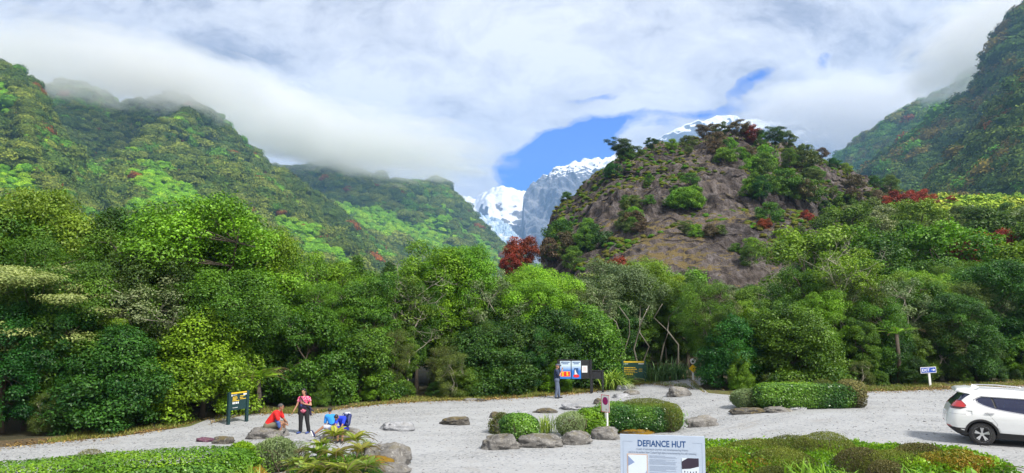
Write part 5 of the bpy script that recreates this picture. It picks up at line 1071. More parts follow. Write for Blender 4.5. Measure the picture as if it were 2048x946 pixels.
# dark sign by the left path: left post nearer than the right one
pa, pb = G(457, 851), G(493.5, 844.5); yaw = math.atan2(pb.y - pa.y, pb.x - pa.x); Ws = (pb - pa).length
t = thing('track_sign', 'dark slate sign with yellow strip standing by the left path', 'sign', pa, yaw); sz = 27.4 / F; zT = at(463, 786, pa.y).z; zB = at(461, 822, pa.y).z
MB().box((0, 0, zB), (Ws, .04, zT)).build('board', M_dgreen, t, bevel=.005); MB().box((.06, -.005, zT - .055), (Ws - .05, 0, zT)).build('yellow_strip', M_yel, t)
for x in (0, Ws): MB().box((x - .055, -.03, -.2), (x + .055, .08, zT + .02)).build('post', M_dgreen, t, bevel=.008)
mb = MB(); u_ = Ws / 32.; z_ = (zT - zB) / 36.
for r_, (a, b_) in enumerate([(2.5, 10), (2.5, 11), (2.5, 9), (2, 14)]): quad(mb, (a + 3) * u_, zT - (9.5 + r_ * 2.5) * z_ - .012, (b_ + 3) * u_, zT - (9.5 + r_ * 2.5) * z_ + .012, -.003, 0)
for r_, (a, b_) in enumerate([(17, 26), (17, 23), (17.5, 28)]): quad(mb, (a + 1) * u_, zT - (8.5 + r_ * 3.1) * z_ - .012, (b_ + 1) * u_, zT - (8.5 + r_ * 3.1) * z_ + .012, -.003, 0)
mb.build('yellow_text', M_yel, t); mb = MB(); quad(mb, 3.2 * u_, zT - 7.5 * z_, 4.6 * u_, zT - 4.2 * z_, -.003, 0); quad(mb, 5 * u_, zT - 5.7 * z_, 13 * u_, zT - 5. * z_, -.003, 0); quad(mb, 24 * u_, zT - 7 * z_, 30 * u_, zT - 4.3 * z_, -.003, 0); quad(mb, 6 * u_, zT - 31.3 * z_, 15 * u_, zT - 30.6 * z_, -.003, 0)
for k in range(4): quad(mb, (5.5 + k * 2.9) * u_, zT - 23.5 * z_, (7.4 + k * 2.9) * u_, zT - 19.5 * z_, -.003, 0)
mb.build('white_text', M_white, t)
# post sign on the island
t, s, p = frame('parking_sign', 'white post sign with a faded magenta disc and red border', 'sign', 1208, 856, -50, D=25.9); zT = at(1208, 789.5, 25.9).z - p.z; MB().box((-.055, .02, -.2), (.055, .09, zT - .35)).build('post', M_white, t, bevel=.006)
MB().box((-.2, 0, zT - .62), (.2, .012, zT)).build('plate', M_white, t, bevel=.003); mb = MB()
for a in [(-.2, zT - .02, .2, zT), (-.2, zT - .62, .2, zT - .6), (-.2, zT - .6, -.18, zT - .02), (.18, zT - .6, .2, zT - .02)]: quad(mb, *a, -.004, 0)
mb.build('red_border', M_red, t); mb = MB(); mb.add([(.135 * math.cos(k), -.003, zT - .22 + .14 * math.sin(k)) for k in np.linspace(0, 2 * PI, 29)[:-1]], [tuple(range(28))[::-1]]); mb.build('disc', M_mag, t); mb = MB(); mb.prism([(-.1, zT - .13), (-.085, zT - .115), (.1, zT - .31), (.085, zT - .325)], -.006, -.003); mb.build('slash', M_red, t)
mb = MB(); quad(mb, .02, zT - .55, .07, zT - .49, -.003, 0); mb.build('small_print', M_pink, t)
# round and diamond signs at the track
t, s, p = frame('warning_sign', 'white post carrying a round ban sign above a yellow diamond', 'sign', 1383, 760, D=40.6); Zb = lambda py: at(1383, py, p.y).z - p.z
MB().box((-.05, .01, -.2), (.05, .06, Zb(722))).build('post', M_white, t, bevel=.005); c = Zb(722.3)
def disc(r, z, y0, y1, n=28): return MB().prism([(r * math.cos(k), z + r * math.sin(k)) for k in np.linspace(0, 2 * PI, n + 1)[:-1]], y0, y1)
disc(.205, c, -.006, .006).build('disc_rim', plain('dark_red_paint', (.12, .02, .02)), t); disc(.165, c, -.010, -.006).build('disc', M_white, t); mb = MB(); mb.prism([(-.08, c - .05), (-.03, c + .07), (.02, c + .05), (.0, c - .02), (.07, c + .02), (.06, c - .08), (-.02, c - .09)], -.013, -.010); mb.build('symbol', M_black, t)
c = Zb(736.7); MB().prism([(-.24, c), (0, c + .24), (.24, c), (0, c - .24)], -.006, .006).build('diamond', M_yelb, t, bevel=.002); mb = MB(); mb.prism([(-.05, c - .06), (-.03, c + .05), (.02, c + .07), (.05, c - .02), (.03, c - .07)], -.009, -.006); mb.build('symbol', M_yel, t)
# EXIT sign
t, s, p = frame('exit_sign', 'blue EXIT sign with a white arrow on a leaning white post', 'sign', 1862, 773.5); Zb = lambda py: at(1862, py, p.y).z - p.z; X_ = lambda px: (px - 1862) * s; t.rotation_euler = (0, math.radians(-3), 0)
a, b_ = Zb(746), Zb(734); MB().box((X_(1845), 0, a), (X_(1876), .02, b_)).build('edge_plate', M_white, t, bevel=.002); MB().box((X_(1846), -.003, a + .025), (X_(1875), 0, b_ - .025)).build('board', M_blue, t)
MB().box((-.055, .022, -.3), (.055, .08, b_ - .05)).build('post', M_white, t, bevel=.005)
text('EXIT', .2, M_white, t, X_(1847.2), (a + b_) / 2 - .065, y=-.004, align='LEFT', width=.40, name='lettering', bold=.003)
zc = (a + b_) / 2; MB().prism([(X_(1866.5), zc - .014), (X_(1871), zc - .014), (X_(1869.5), zc - .055), (X_(1871), zc - .055), (X_(1873.8), zc), (X_(1871), zc + .055), (X_(1869.5), zc + .055), (X_(1871), zc + .014), (X_(1866.5), zc + .014)], -.006, -.003).build('arrow', M_white, t)
# ------------------------------------------------------------------ car
def car():
    kz = [.24, .30, .40, .50, .62, .75, .88, .95, 1.0, 1.05, 1.12, 1.2, 1.3, 1.4, 1.48, 1.545, 1.56, 1.62, 1.66, 1.69, 1.705]
    xr = [.42, .30, .16, .05, .0, .02, .05, .07, .09, .11, .16, .22, .32, .41, .47, .50, .33, .31, .36, .62, 1.0]
    xf = [4.35, 4.5, 4.62, 4.68, 4.69, 4.66, 4.58, 4.35, 4.0, 3.62, 3.42, 3.25, 3.05, 2.85, 2.68, 2.54, 2.5, 2.36, 2.22, 2.0, 1.7]
    hw = [.82, .86, .90, .91, .915, .92, .915, .905, .895, .885, .865, .84, .805, .77, .735, .70, .69, .65, .60, .50, .32]
    rc = [.22, .25, .27, .28, .28, .28, .28, .28, .27, .27, .25, .24, .22, .20, .18, .16, .16, .16, .18, .2, .2]
    def prm(z): return (np.interp(z, kz, xr), np.interp(z, kz, xf), np.interp(z, kz, hw), np.interp(z, kz, rc))
    def pt(z, s, off=0, sg=-1):
        """s: distance along the flank from the end of the rear corner; negative goes round the corner to the tail"""
        a, f, w_, r = prm(z); arc = r * PI / 2
        if s >= 0: p = (a + r + s, w_ + off); 
        elif s > -arc: th = -s / r; p = (a + r - (r + off) * math.sin(th), w_ - r + (r + off) * math.cos(th))
        else: p = (a - off, w_ - r - (-s - arc))
        return (p[0], p[1] * sg, z)
    zs = np.concatenate([np.linspace(kz[i], kz[i + 1], 3 if i not in (14, 15) else 2, endpoint=False) for i in range(len(kz) - 1)] + [[kz[-1]]])
    V, n = [], 0; rows = []
    for z in zs:
        a, f, w_, r = prm(z); rf = min(.45, (f - a) * .3); half = []
        for y in np.linspace(0, w_ - r, 5)[:-1]: half.append((a, y))
        for th in np.linspace(0, PI / 2, 9): half.append((a + r - r * math.cos(th), w_ - r + r * math.sin(th)))
        for x in np.linspace(a + r, f - rf, 26)[1:-1]: half.append((x, w_))
        wf = max(w_ - rf, .02)
        for th in np.linspace(0, PI / 2, 9): half.append((f - rf + rf * math.sin(th), wf + (w_ - wf) * math.cos(th)))
        for y in np.linspace(wf, 0, 5)[1:-1]: half.append((f, y))
        half.append((f, 0)); full = [(x, -y) for x, y in half] + [(x, y) for x, y in half[-2:0:-1]]
        rows.append([(x, y, z + .012 * (1 - (y / max(w_, .1)) ** 2) * (z > 1.6)) for x, y in full])
    m_ = len(rows[0]); V = np.array(rows).reshape(-1, 3); Fc = [(i * m_ + j, i * m_ + (j + 1) % m_, (i + 1) * m_ + (j + 1) % m_, (i + 1) * m_ + j) for i in range(len(rows) - 1) for j in range(m_)]
    Fc += [tuple(range(m_))[::-1], tuple((len(rows) - 1) * m_ + j for j in range(m_))]
    M_paint = plain('white_car_paint', (.74, .76, .78), .25, spec=.6, var=.01, coat=.6); M_blk = plain('black_trim', (.02, .02, .022), .6, var=.1); M_tyre = plain('tyre_rubber', (.025, .025, .027), .85, var=.2); M_alloy = plain('alloy', (.62, .63, .65), .3, metal=.7, var=.03)
    M_glass = plain('tinted_glass', (.006, .012, .05), .06, spec=.8, var=.1); M_lens = plain('red_lens', (.45, .01, .015), .15, spec=.7, coat=.5, var=.05); M_lensd = plain('smoked_lens', (.05, .008, .015), .15, spec=.7); M_chr = plain('chrome', (.7, .7, .72), .12, metal=1, var=.02); M_seam = plain('panel_gap', (.10, .10, .11), .8)
    t = thing('parked_car', 'white estate car with red tail lamps parked at the right edge', 'car')
    body = MB().add(V, Fc).build('body', M_paint, None, smooth=True)
    cut = MB()
    for cx in (.93, 3.63):
        for sg in (-1, 1): cut.prism([(cx + .405 * math.cos(k), .35 + .405 * math.sin(k)) for k in np.linspace(0, 2 * PI, 41)[:-1]], sg * 1.2, sg * .5)
    for sg in (1,):
        pass
    co = cut.build('cut', M_blk)
    bm_ = body.modifiers.new('b', 'BOOLEAN'); bm_.object = co; bm_.operation = 'DIFFERENCE'; bm_.solver = 'EXACT'; bm_.use_self = True
    dg = bpy.context.evaluated_depsgraph_get(); me = bpy.data.meshes.new_from_object(body.evaluated_get(dg)); me.name = 'body'; body.modifiers.clear(); body.data = me; bpy.data.objects.remove(co); body.parent = t
    me.materials.clear(); me.materials.append(M_paint); me.materials.append(M_blk)
    import bmesh
    for pl in me.polygons:
        c = pl.center
        arch = any(math.hypot(c.x - cx, c.z - .35) < .403 for cx in (.93, 3.63)) 
        pl.material_index = 1 if (arch or c.z < .40 or (c.z < .5 and c.x < .45)) else 0
        if arch or abs(pl.normal.z) > .999: pl.use_smooth = False
    def patch(name, rowsz, off, mat, sg=-1, nz=10, ns=14, parent=None):
        """a panel lying on the body: rows of (z, s0, s1)"""
        R_ = np.array(rowsz, float); zz = np.linspace(R_[0, 0], R_[-1, 0], nz); mb = MB(); Vv = []; sgn = sg
        for z in zz:
            a = np.interp(z, R_[:, 0], R_[:, 1]); b_ = np.interp(z, R_[:, 0], R_[:, 2])
            for s in np.linspace(a, b_, ns): Vv.append(pt(z, s, off, sgn))
        for z in zz:
            a = np.interp(z, R_[:, 0], R_[:, 1]); b_ = np.interp(z, R_[:, 0], R_[:, 2])
            for s in np.linspace(a, b_, ns): Vv.append(pt(z, s, -.01, sgn))
        N_ = nz * ns; Fp = [(i * ns + j, i * ns + j + 1, (i + 1) * ns + j + 1, (i + 1) * ns + j) for i in range(nz - 1) for j in range(ns - 1)]
        edge = [j for j in range(ns)] + [i * ns + ns - 1 for i in range(1, nz)] + [(nz - 1) * ns + j for j in range(ns - 2, -1, -1)] + [i * ns for i in range(nz - 2, 0, -1)]
        Fp += [(edge[k], edge[(k + 1) % len(edge)], edge[(k + 1) % len(edge)] + N_, edge[k] + N_) for k in range(len(edge))]
        mb.add(Vv, Fp); return mb.build(name, mat, parent or t, smooth=True)
    S = lambda z, x: x - (prm(z)[0] + prm(z)[3])
    for sg in (-1, 1):
        wr = [(1.03, 2.25, 3.30), (1.08, 1.75, 3.30), (1.14, 1.32, 3.20), (1.22, 1.03, 3.02), (1.32, .83, 2.86), (1.36, .79, 2.79), (1.42, .85, 2.68), (1.47, .98, 2.56)]
        g_ = patch('side_window', [(z, S(z, a), S(z, b_)) for z, a, b_ in wr], .004, M_glass, sg, 12, 30)
        fr = [(1.015, 2.1, 3.36), (1.06, 1.68, 3.36), (1.12, 1.27, 3.28), (1.2, 1.0, 3.1), (1.3, .79, 2.93), (1.36, .735, 2.83), (1.43, .81, 2.71), (1.49, .96, 2.56)]
        patch('window_trim', [(z, S(z, a), S(z, b_)) for z, a, b_ in fr], .002, M_chr, sg, 12, 30)
        for xx, zz_ in ((1.22, (1.17, 1.46)), (2.14, (1.04, 1.48))): patch('window_pillar', [(zz_[0], S(zz_[0], xx - .03 + .1), S(zz_[0], xx + .03 + .1)), (zz_[1], S(zz_[1], xx - .03), S(zz_[1], xx + .03))], .006, M_blk, sg, 6, 3)
        tl = patch('tail_lamp', [(1.10, -.44, -.02), (1.16, -.46, .12), (1.22, -.44, .06), (1.32, -.40, -.12)], .012, M_lens, sg, 10, 16); patch('lamp_base', [(1.075, -.30, .0), (1.135, -.44, .14)], .014, M_lensd, sg, 5, 14, tl)
        patch('rear_quarter_glass', [(1.30, -.34, -.14), (1.42, -.30, -.10), (1.535, -.25, .03)], .004, M_glass, sg, 6, 8)
        patch('door_handle', [(.985, S(.985, 1.03), S(.985, 1.25)), (1.005, S(1, 1.03), S(1, 1.26))], .028, M_chr, sg, 3, 8); patch('door_handle', [(.975, S(.985, 2.05), S(.985, 2.27)), (.995, S(1, 2.05), S(1, 2.28))], .028, M_chr, sg, 3, 8)
        for xx in (1.33, 2.2, 3.35):
            patch('door_gap', [(.44, S(.44, xx - .004 + (.06 if xx < 2 else 0)), S(.44, xx + .004 + (.06 if xx < 2 else 0))), (.7, S(.7, xx), S(.7, xx + .008)), (1.02, S(1.02, xx - .25 if xx < 2 else xx), S(1.02, xx - .242 if xx < 2 else xx + .008))], .0015, M_seam, sg, 8, 2)
        patch('bumper_gap', [(.915, -.3, .18), (.92, -.3, .18)], .0015, M_seam, sg, 2, 10)
        fx = [(.90, .54, .70), (1.04, .54, .70)]; patch('fuel_flap', [(z, S(z, a), S(z, b_)) for z, a, b_ in fx], .003, M_paint, sg, 4, 4)
        patch('reflector', [(.52, -.42, -.18), (.555, -.44, -.24)], .012, M_lens, sg, 3, 8)
        patch('bumper_cladding', [(.30, -.42, .12), (.42, -.44, .06), (.51, -.44, -.1)], .008, M_blk, sg, 6, 14); patch('sill_cladding', [(.25, S(.25, 1.30), S(.25, 3.25)), (.43, S(.43, 1.33), S(.43, 3.22))], .012, M_blk, sg, 4, 12)
        for cx in (.93, 3.63):
            mb = MB(); Vv = []; n_ = 30
            for k in range(n_ + 1):
                th = -.2 + (PI + .4) * k / n_
                for r_, o_2 in ((.40, -.06), (.40, .014), (.455, .014), (.458, -.03)):
                    z = .35 + r_ * math.sin(th); x = cx + r_ * math.cos(th); Vv.append((x, sg * (np.interp(max(z, .26), kz, hw) + o_2 - (max(0, prm(z)[0] + prm(z)[3] - x) ** 2) * 1.2), z))
            mb.add(Vv, [(k * 4 + j, k * 4 + j + 1, k * 4 + 5 + j, k * 4 + 4 + j) for k in range(n_) for j in range(3)]); mb.build('wheel_arch', M_blk, t, smooth=False)
            w_ = link('wheel', None, t, (cx, sg * .80, .35)); mb = MB(); pr = [(-.11, .20), (-.112, .26), (-.105, .325), (-.085, .35), (0, .354), (.085, .35), (.105, .325), (.112, .26), (.11, .20)]; n_ = 40
            mb.add([(r_ * math.cos(2 * PI * k / n_), y, r_ * math.sin(2 * PI * k / n_)) for k in range(n_) for y, r_ in pr], [(k * 9 + j, k * 9 + j + 1, ((k + 1) % n_) * 9 + j + 1, ((k + 1) % n_) * 9 + j) for k in range(n_) for j in range(8)]); mb.build('tyre', M_tyre, w_, smooth=True)
            mb = MB(); o2 = sg * .095
            mb.add([(r_ * math.cos(2 * PI * k / n_), sg * y, r_ * math.sin(2 * PI * k / n_)) for k in range(n_) for y, r_ in ((.02, .2), (.102, .218), (.112, .245), (.10, .25))], [(k * 4 + j, k * 4 + j + 1, ((k + 1) % n_) * 4 + j + 1, ((k + 1) % n_) * 4 + j) for k in range(n_) for j in range(3)])
            for k in range(5):
                for dd in (-.11, .11):
                    th = 2 * PI * k / 5 + .3; a0, a1 = th + dd * .55, th + dd * 1.35; c0 = Vector((.05 * math.cos(a0), sg * .07, .05 * math.sin(a0))); c1 = Vector((.225 * math.cos(a1), sg * .10, .225 * math.sin(a1))); ax = (c1 - c0).normalized(); sd_ = Vector((-ax.z, 0, ax.x)); 
                    vs_ = [c0 + sd_ * .014, c0 - sd_ * .014, c1 - sd_ * .022, c1 + sd_ * .022]; dn = Vector((0, -sg * .03, 0)); mb.add(vs_ + [v + dn for v in vs_], [(0, 1, 2, 3), (4, 7, 6, 5), (0, 4, 5, 1), (1, 5, 6, 2), (2, 6, 7, 3), (3, 7, 4, 0)])
            mb.prism([(.055 * math.cos(k), .055 * math.sin(k)) for k in np.linspace(0, 2 * PI, 17)[:-1]], sg * .05, sg * .085); mb.build('rim', M_alloy, w_)
            MB().prism([(.21 * math.cos(k), .21 * math.sin(k)) for k in np.linspace(0, 2 * PI, 25)[:-1]], sg * .0, sg * .03).build('brake_disc', M_blk, w_)  # plain black disc filling the wheel behind the spokes
        MB().tube([Vector((.75, sg * .60, 1.64)), Vector((.95, sg * .60, 1.72)), Vector((1.5, sg * .585, 1.745)), Vector((2.1, sg * .585, 1.725)), Vector((2.35, sg * .60, 1.65))], [.014, .018, .018, .018, .014], 6).build('roof_rail', M_chr, t, smooth=True)
        MB().box((3.0, sg * .88 if sg > 0 else -1.06, 1.05), (3.14, 1.06 if sg > 0 else -.88, 1.2)).build('wing_mirror', M_paint, t, bevel=.03)
        patch('headlamp', [(.72, S(.72, 4.1), S(.72, 4.2)), (.82, S(.82, 3.95), S(.82, 4.1))], .006, M_alloy, sg, 4, 5)
    # rear screen, spoiler, fin, plate, shaded underbody
    mb = MB(); zz = np.linspace(1.14, 1.53, 8); Vv = [(np.interp(z, kz, xr) - .005, y * (np.interp(z, kz, hw) - np.interp(z, kz, rc) + .02), z) for z in zz for y in np.linspace(-1, 1, 6)]; mb.add(Vv, [(i * 6 + j, i * 6 + j + 1, i * 6 + 7 + j, i * 6 + 6 + j) for i in range(7) for j in range(5)]); mb.build('rear_window', M_glass, t, smooth=True)
    mb = MB(); zz = np.linspace(1.10, 1.50, 8); Vv = [(np.interp(z, kz, xf) + .006, y * (np.interp(z, kz, hw) - .2), z) for z in zz for y in np.linspace(-1, 1, 6)]; mb.add(Vv, [(i * 6 + j, i * 6 + 6 + j, i * 6 + 7 + j, i * 6 + j + 1) for i in range(7) for j in range(5)]); mb.build('windscreen', M_glass, t, smooth=True)
    MB().add([(.27, -.62, 1.575), (.27, .62, 1.575), (.7, .62, 1.67), (.7, -.62, 1.67), (.30, -.62, 1.61), (.30, .62, 1.61), (.7, .6, 1.70), (.7, -.6, 1.70)], [(0, 1, 2, 3), (4, 7, 6, 5), (0, 4, 5, 1), (3, 2, 6, 7), (0, 3, 7, 4), (1, 5, 6, 2)]).build('spoiler', M_paint, t, bevel=.012)
    MB().add([(.78, -.03, 1.70), (.78, .03, 1.70), (1.0, .02, 1.72), (1.0, -.02, 1.72), (.80, 0, 1.785)], [(0, 3, 2, 1), (0, 1, 4), (1, 2, 4), (2, 3, 4), (3, 0, 4)]).build('aerial_fin', M_paint, t, smooth=False)
    MB().box((.5, -.7, .22), (4.2, .7, .34)).build('underbody', M_blk, t)
    MB().box((.0, -.26, .80), (.05, .26, .92)).build('number_plate', plain('plate', (.7, .7, .7)), t)
    return t
CAR = car()
a_ = math.radians(-27); Dw = 21.1; wx = ray(1963, 862)[0] * Dw; wz = float(gz(wx, Dw))
loc = Vector((.93, -.85, 0)); loc.rotate(Euler((0, 0, a_))); CAR.rotation_euler = (0, math.radians(1.2), a_); CAR.scale = (.95,) * 3; CAR.location = (wx - loc.x * .95, Dw - loc.y * .95, wz + .035)
# ------------------------------------------------------------------ people
IV2, IF2 = ico(2)
def seg(mb, a, b, ra, rb, n=10):
    """tapered limb with round ends; ra, rb may be (sideways, front-back) pairs"""
    a, b = Vector(a), Vector(b); ra = ra if hasattr(ra, '__len__') else (ra, ra); rb = rb if hasattr(rb, '__len__') else (rb, rb)
    K = max(2, int((b - a).length / .03)); d = (b - a); L_ = d.length
    for k in range(K + 1):
        t = k / K; c = a.lerp(b, t); r0 = ra[0] * (1 - t) + rb[0] * t; r1 = ra[1] * (1 - t) + rb[1] * t
        V = IV2 * np.array([r0, r1, min(r0, r1)]) + np.array(c[:]); mb.add(V, IF2)
def fused(name, mb, mat, parent, vox=.014, smooth=4):
    o = mb.build(name, mat, None); m = o.modifiers.new('r', 'REMESH'); m.mode = 'VOXEL'; m.voxel_size = vox; m.use_smooth_shade = True
    s = o.modifiers.new('s', 'SMOOTH'); s.iterations = smooth; s.factor = .5
    dg = bpy.context.evaluated_depsgraph_get(); me = bpy.data.meshes.new_from_object(o.evaluated_get(dg)); me.name = name; o.modifiers.clear(); old = o.data; o.data = me; bpy.data.meshes.remove(old)
    me.materials.clear(); me.materials.append(mat); me.polygons.foreach_set('use_smooth', np.ones(len(me.polygons), bool)); o.parent = parent; return o
SK_ = plain('skin', (.42, .22, .14), .5, var=.08); SKd = plain('skin_tanned', (.30, .15, .09), .5, var=.08); HAIR = plain('dark_hair', (.012, .010, .010), .5, var=.3); HAIRG = plain('greying_hair', (.06, .055, .055), .6, var=.5, scale=60)
EYE = plain('eye', (.02, .015, .012), .2); LIP = plain('lips', (.30, .08, .07), .5)
def hand(mb, w, d, side, s=1.0, curl=.5):
    """palm with five bent fingers at wrist w, pointing along d; side = direction of the thumb"""
    w = Vector(w); d = Vector(d).normalized(); sd = Vector(side); sd = (sd - d * sd.dot(d)).normalized(); nrm = d.cross(sd)
    for k in (-1, 0, 1): seg(mb, w + sd * .018 * k * s, w + d * .085 * s + sd * .024 * k * s, .015 * s, .014 * s)
    for k, L_ in enumerate((.078, .088, .082, .064)):
        b0 = w + d * .09 * s + sd * (.030 - .020 * k) * s; d1 = (d + nrm * curl * .6).normalized(); d2 = (d + nrm * curl * 1.6).normalized(); b1 = b0 + d1 * L_ * .5 * s; seg(mb, b0, b1, .0095 * s, .009 * s); seg(mb, b1, b1 + d2 * L_ * .5 * s, .009 * s, .0075 * s)
    t0 = w + d * .025 * s + sd * .025 * s; t1 = t0 + (d * .6 + sd * .8).normalized() * .04 * s; seg(mb, t0, t1, .012 * s, .010 * s); seg(mb, t1, t1 + (d + sd * .25).normalized() * .035 * s, .010 * s, .008 * s)
def head(mb, c, f, s=1.0, up=(0, 0, 1)):
    """skull, jaw, nose, ears; f is the facing direction"""
    c = Vector(c); f = Vector(f).normalized(); up = Vector(up); up = (up - f * up.dot(f)).normalized(); r = f.cross(up)
    B = np.array([r[:], f[:], up[:]])
    def ell(off, R): mb.add(((IV2 * np.array(R)) @ B + np.array((c + r * off[0] * s + f * off[1] * s + up * off[2] * s)[:])) if s == 1 else ((IV2 * np.array(R) * s) @ B + np.array((c + r * off[0] * s + f * off[1] * s + up * off[2] * s)[:])), IF2)
    ell((0, -.01, .03), (.075, .095, .085)); ell((0, .025, -.045), (.055, .062, .065)); ell((0, .055, -.085), (.028, .028, .024)); ell((0, .098, -.012), (.012, .018, .024)); ell((0, .088, .028), (.045, .015, .012))
    for k in (-1, 1): ell((k * .078, -.005, -.01), (.010, .018, .03))
    return c, f, up, r
def face(t, fr, s=1.0):
    c, f, up, r = fr; mb = MB()
    for k in (-1, 1): mb.add(IV2 * .011 * s + np.array((c + f * .085 * s + r * .031 * s * k + up * .008 * s)[:]), IF2)
    mb.build('eyes', EYE, t, smooth=True); mb = MB(); seg(mb, c + f * .092 * s - r * .02 * s - up * .05 * s, c + f * .092 * s + r * .02 * s - up * .05 * s, .007 * s, .007 * s); mb.build('mouth', LIP, t, smooth=True)
def hairshell(t, fr, mat, s=1.0, back=.0, low=-.02, long=0, name='hair'):
    c, f, up, r = fr; mb = MB(); B = np.array([r[:], f[:], up[:]])
    V = IV2 * np.array([.085, .105, .092]) * s; V[:, 1] -= .014 * s; V[:, 2] += .034 * s; keepf = (IV2[:, 1] > .35) & (IV2[:, 2] < .35); V[keepf] *= .82; lowm = V[:, 2] < low * s; V[lowm, 2] = low * s
    mb.add(V @ B + np.array(c[:]), IF2)
    if long:
        for k in (-1, -.4, .4, 1): seg(mb, c + r * .05 * k * s - f * .05 * s + up * .02, c + r * .075 * k * s - f * .06 * s - up * long, .042 * s, .03 * s)
    return fused(name, mb, mat, t, .012, 2)
def shoe(mb, heel, d, s=1.0): h = Vector(heel); d = Vector(d).normalized(); seg(mb, h + Vector((0, 0, .045)), h + d * .17 * s + Vector((0, 0, .035)), (.042, .042), (.045, .036)); seg(mb, h + Vector((0, 0, .06)), h + Vector((0, 0, .10)), .045, .045)
# woman standing, in a pink patterned top
D = 26.35; x = ray(614, 616)[0] * D; g = float(gz(x, D)); t = thing('person', 'standing woman in a pink patterned top and black trousers gesturing with one arm', 'person', (x, D, g + .03))
mb = MB(); fr = head(mb, (-.02, -.03, 1.50), (-.25, -1, -.05), .96); seg(mb, (0, 0, 1.30), (-.01, -.01, 1.42), .05, .048)
seg(mb, (-.11, 0, 1.24), (.11, 0, 1.24), .085, .085); seg(mb, (0, 0, 1.2), (0, 0, .98), (.13, .10), (.12, .10)); seg(mb, (-.06, 0, .88), (.06, 0, .88), .125, .125)
seg(mb, (-.17, 0, 1.26), (-.25, -.03, 1.02), .048, .040); seg(mb, (-.25, -.03, 1.02), (-.345, -.10, .82), .038, .026); hand(mb, (-.35, -.105, .81), (-.3, -.25, -.9), (0, -1, 0), .95)
seg(mb, (.17, 0, 1.26), (.25, -.02, 1.02), .048, .042); seg(mb, (.25, -.02, 1.02), (.06, -.19, 1.08), .038, .027); hand(mb, (.05, -.195, 1.085), (-.8, -.2, .5), (0, -.2, 1), .95, .9)
seg(mb, (-.08, 0, .86), (-.10, -.01, .46), .085, .058); seg(mb, (-.10, -.01, .46), (-.11, .02, .08), .055, .035); seg(mb, (.08, 0, .86), (.13, -.02, .46), .085, .058); seg(mb, (.13, -.02, .46), (.19, .02, .08), .055, .035)
fused('body', mb, SK_, t); face(t, fr, .96); hairshell(t, fr, HAIR, .98, long=.22)
def patt(name, a, b, sc):
    m, nt, bb, out = newmat(name); tc = nt.new('ShaderNodeTexCoord').outputs['Object']; v = nt.new('ShaderNodeTexVoronoi', ins={'Vector': tc, 'Scale': sc}); nt.link(nt.mix(nt.ramp(v.outputs['Distance'], [(.32, 0.0), (.4, 1.0)]), a, b), bb.inputs['Base Color']); bb.inputs['Roughness'].default_value = .8; return m
mb = MB(); seg(mb, (-.11, 0, 1.25), (.11, 0, 1.25), .10, .10); seg(mb, (0, 0, 1.21), (0, 0, .98), (.15, .12), (.145, .125)); seg(mb, (0, 0, .98), (0, 0, .86), (.15, .13), (.185, .15)); seg(mb, (-.17, 0, 1.27), (-.205, -.015, 1.17), .064, .062); seg(mb, (.17, 0, 1.27), (.205, -.01, 1.17), .064, .062)
fused('blouse', mb, patt('pink_pattern', (.75, .55, .62), (.62, .03, .13), 28), t)
mb = MB(); seg(mb, (-.09, 0, .87), (-.105, -.01, .46), .115, .082); seg(mb, (-.105, -.01, .46), (-.115, .02, .09), .078, .07); seg(mb, (.09, 0, .87), (.135, -.02, .46), .115, .082); seg(mb, (.135, -.02, .46), (.19, .02, .09), .078, .07); seg(mb, (-.05, 0, .9), (.05, 0, .9), .145, .145); fused('trousers', mb, plain('black_cloth', (.012, .012, .015), .85), t)
mb = MB(); seg(mb, (-.06, 0, .98), (.06, 0, .98), (.13, .165), (.13, .165)); 
for a, b_, r_ in [((-.17, .03, .96), (-.22, .08, .70), .055), ((.17, .03, .96), (.23, .08, .66), .06), ((.2, .05, .9), (.33, .10, .78), .03), ((-.1, .14, .92), (-.1, .15, .68), .06), ((.08, .14, .92), (.1, .15, .66), .06)]: seg(mb, a, b_, r_, r_ * .7)
fused('tied_jacket', mb, patt('navy_purple', (.03, .06, .22), (.02, .012, .05), 6), t)
mb = MB(); mb.tube([Vector((-.12, -.10, 1.33)), Vector((.0, -.15, 1.18)), Vector((.15, -.14, 1.0)), Vector((.24, -.02, .88))], .022, 6); mb.build('bag_strap', M_black, t, smooth=True)
mb = MB(); shoe(mb, (-.11, .03, 0), (-.5, -1, 0)); shoe(mb, (.19, .03, 0), (-.3, -1, 0)); fused('shoes', mb, plain('blue_shoes', (.04, .07, .25), .6), t)
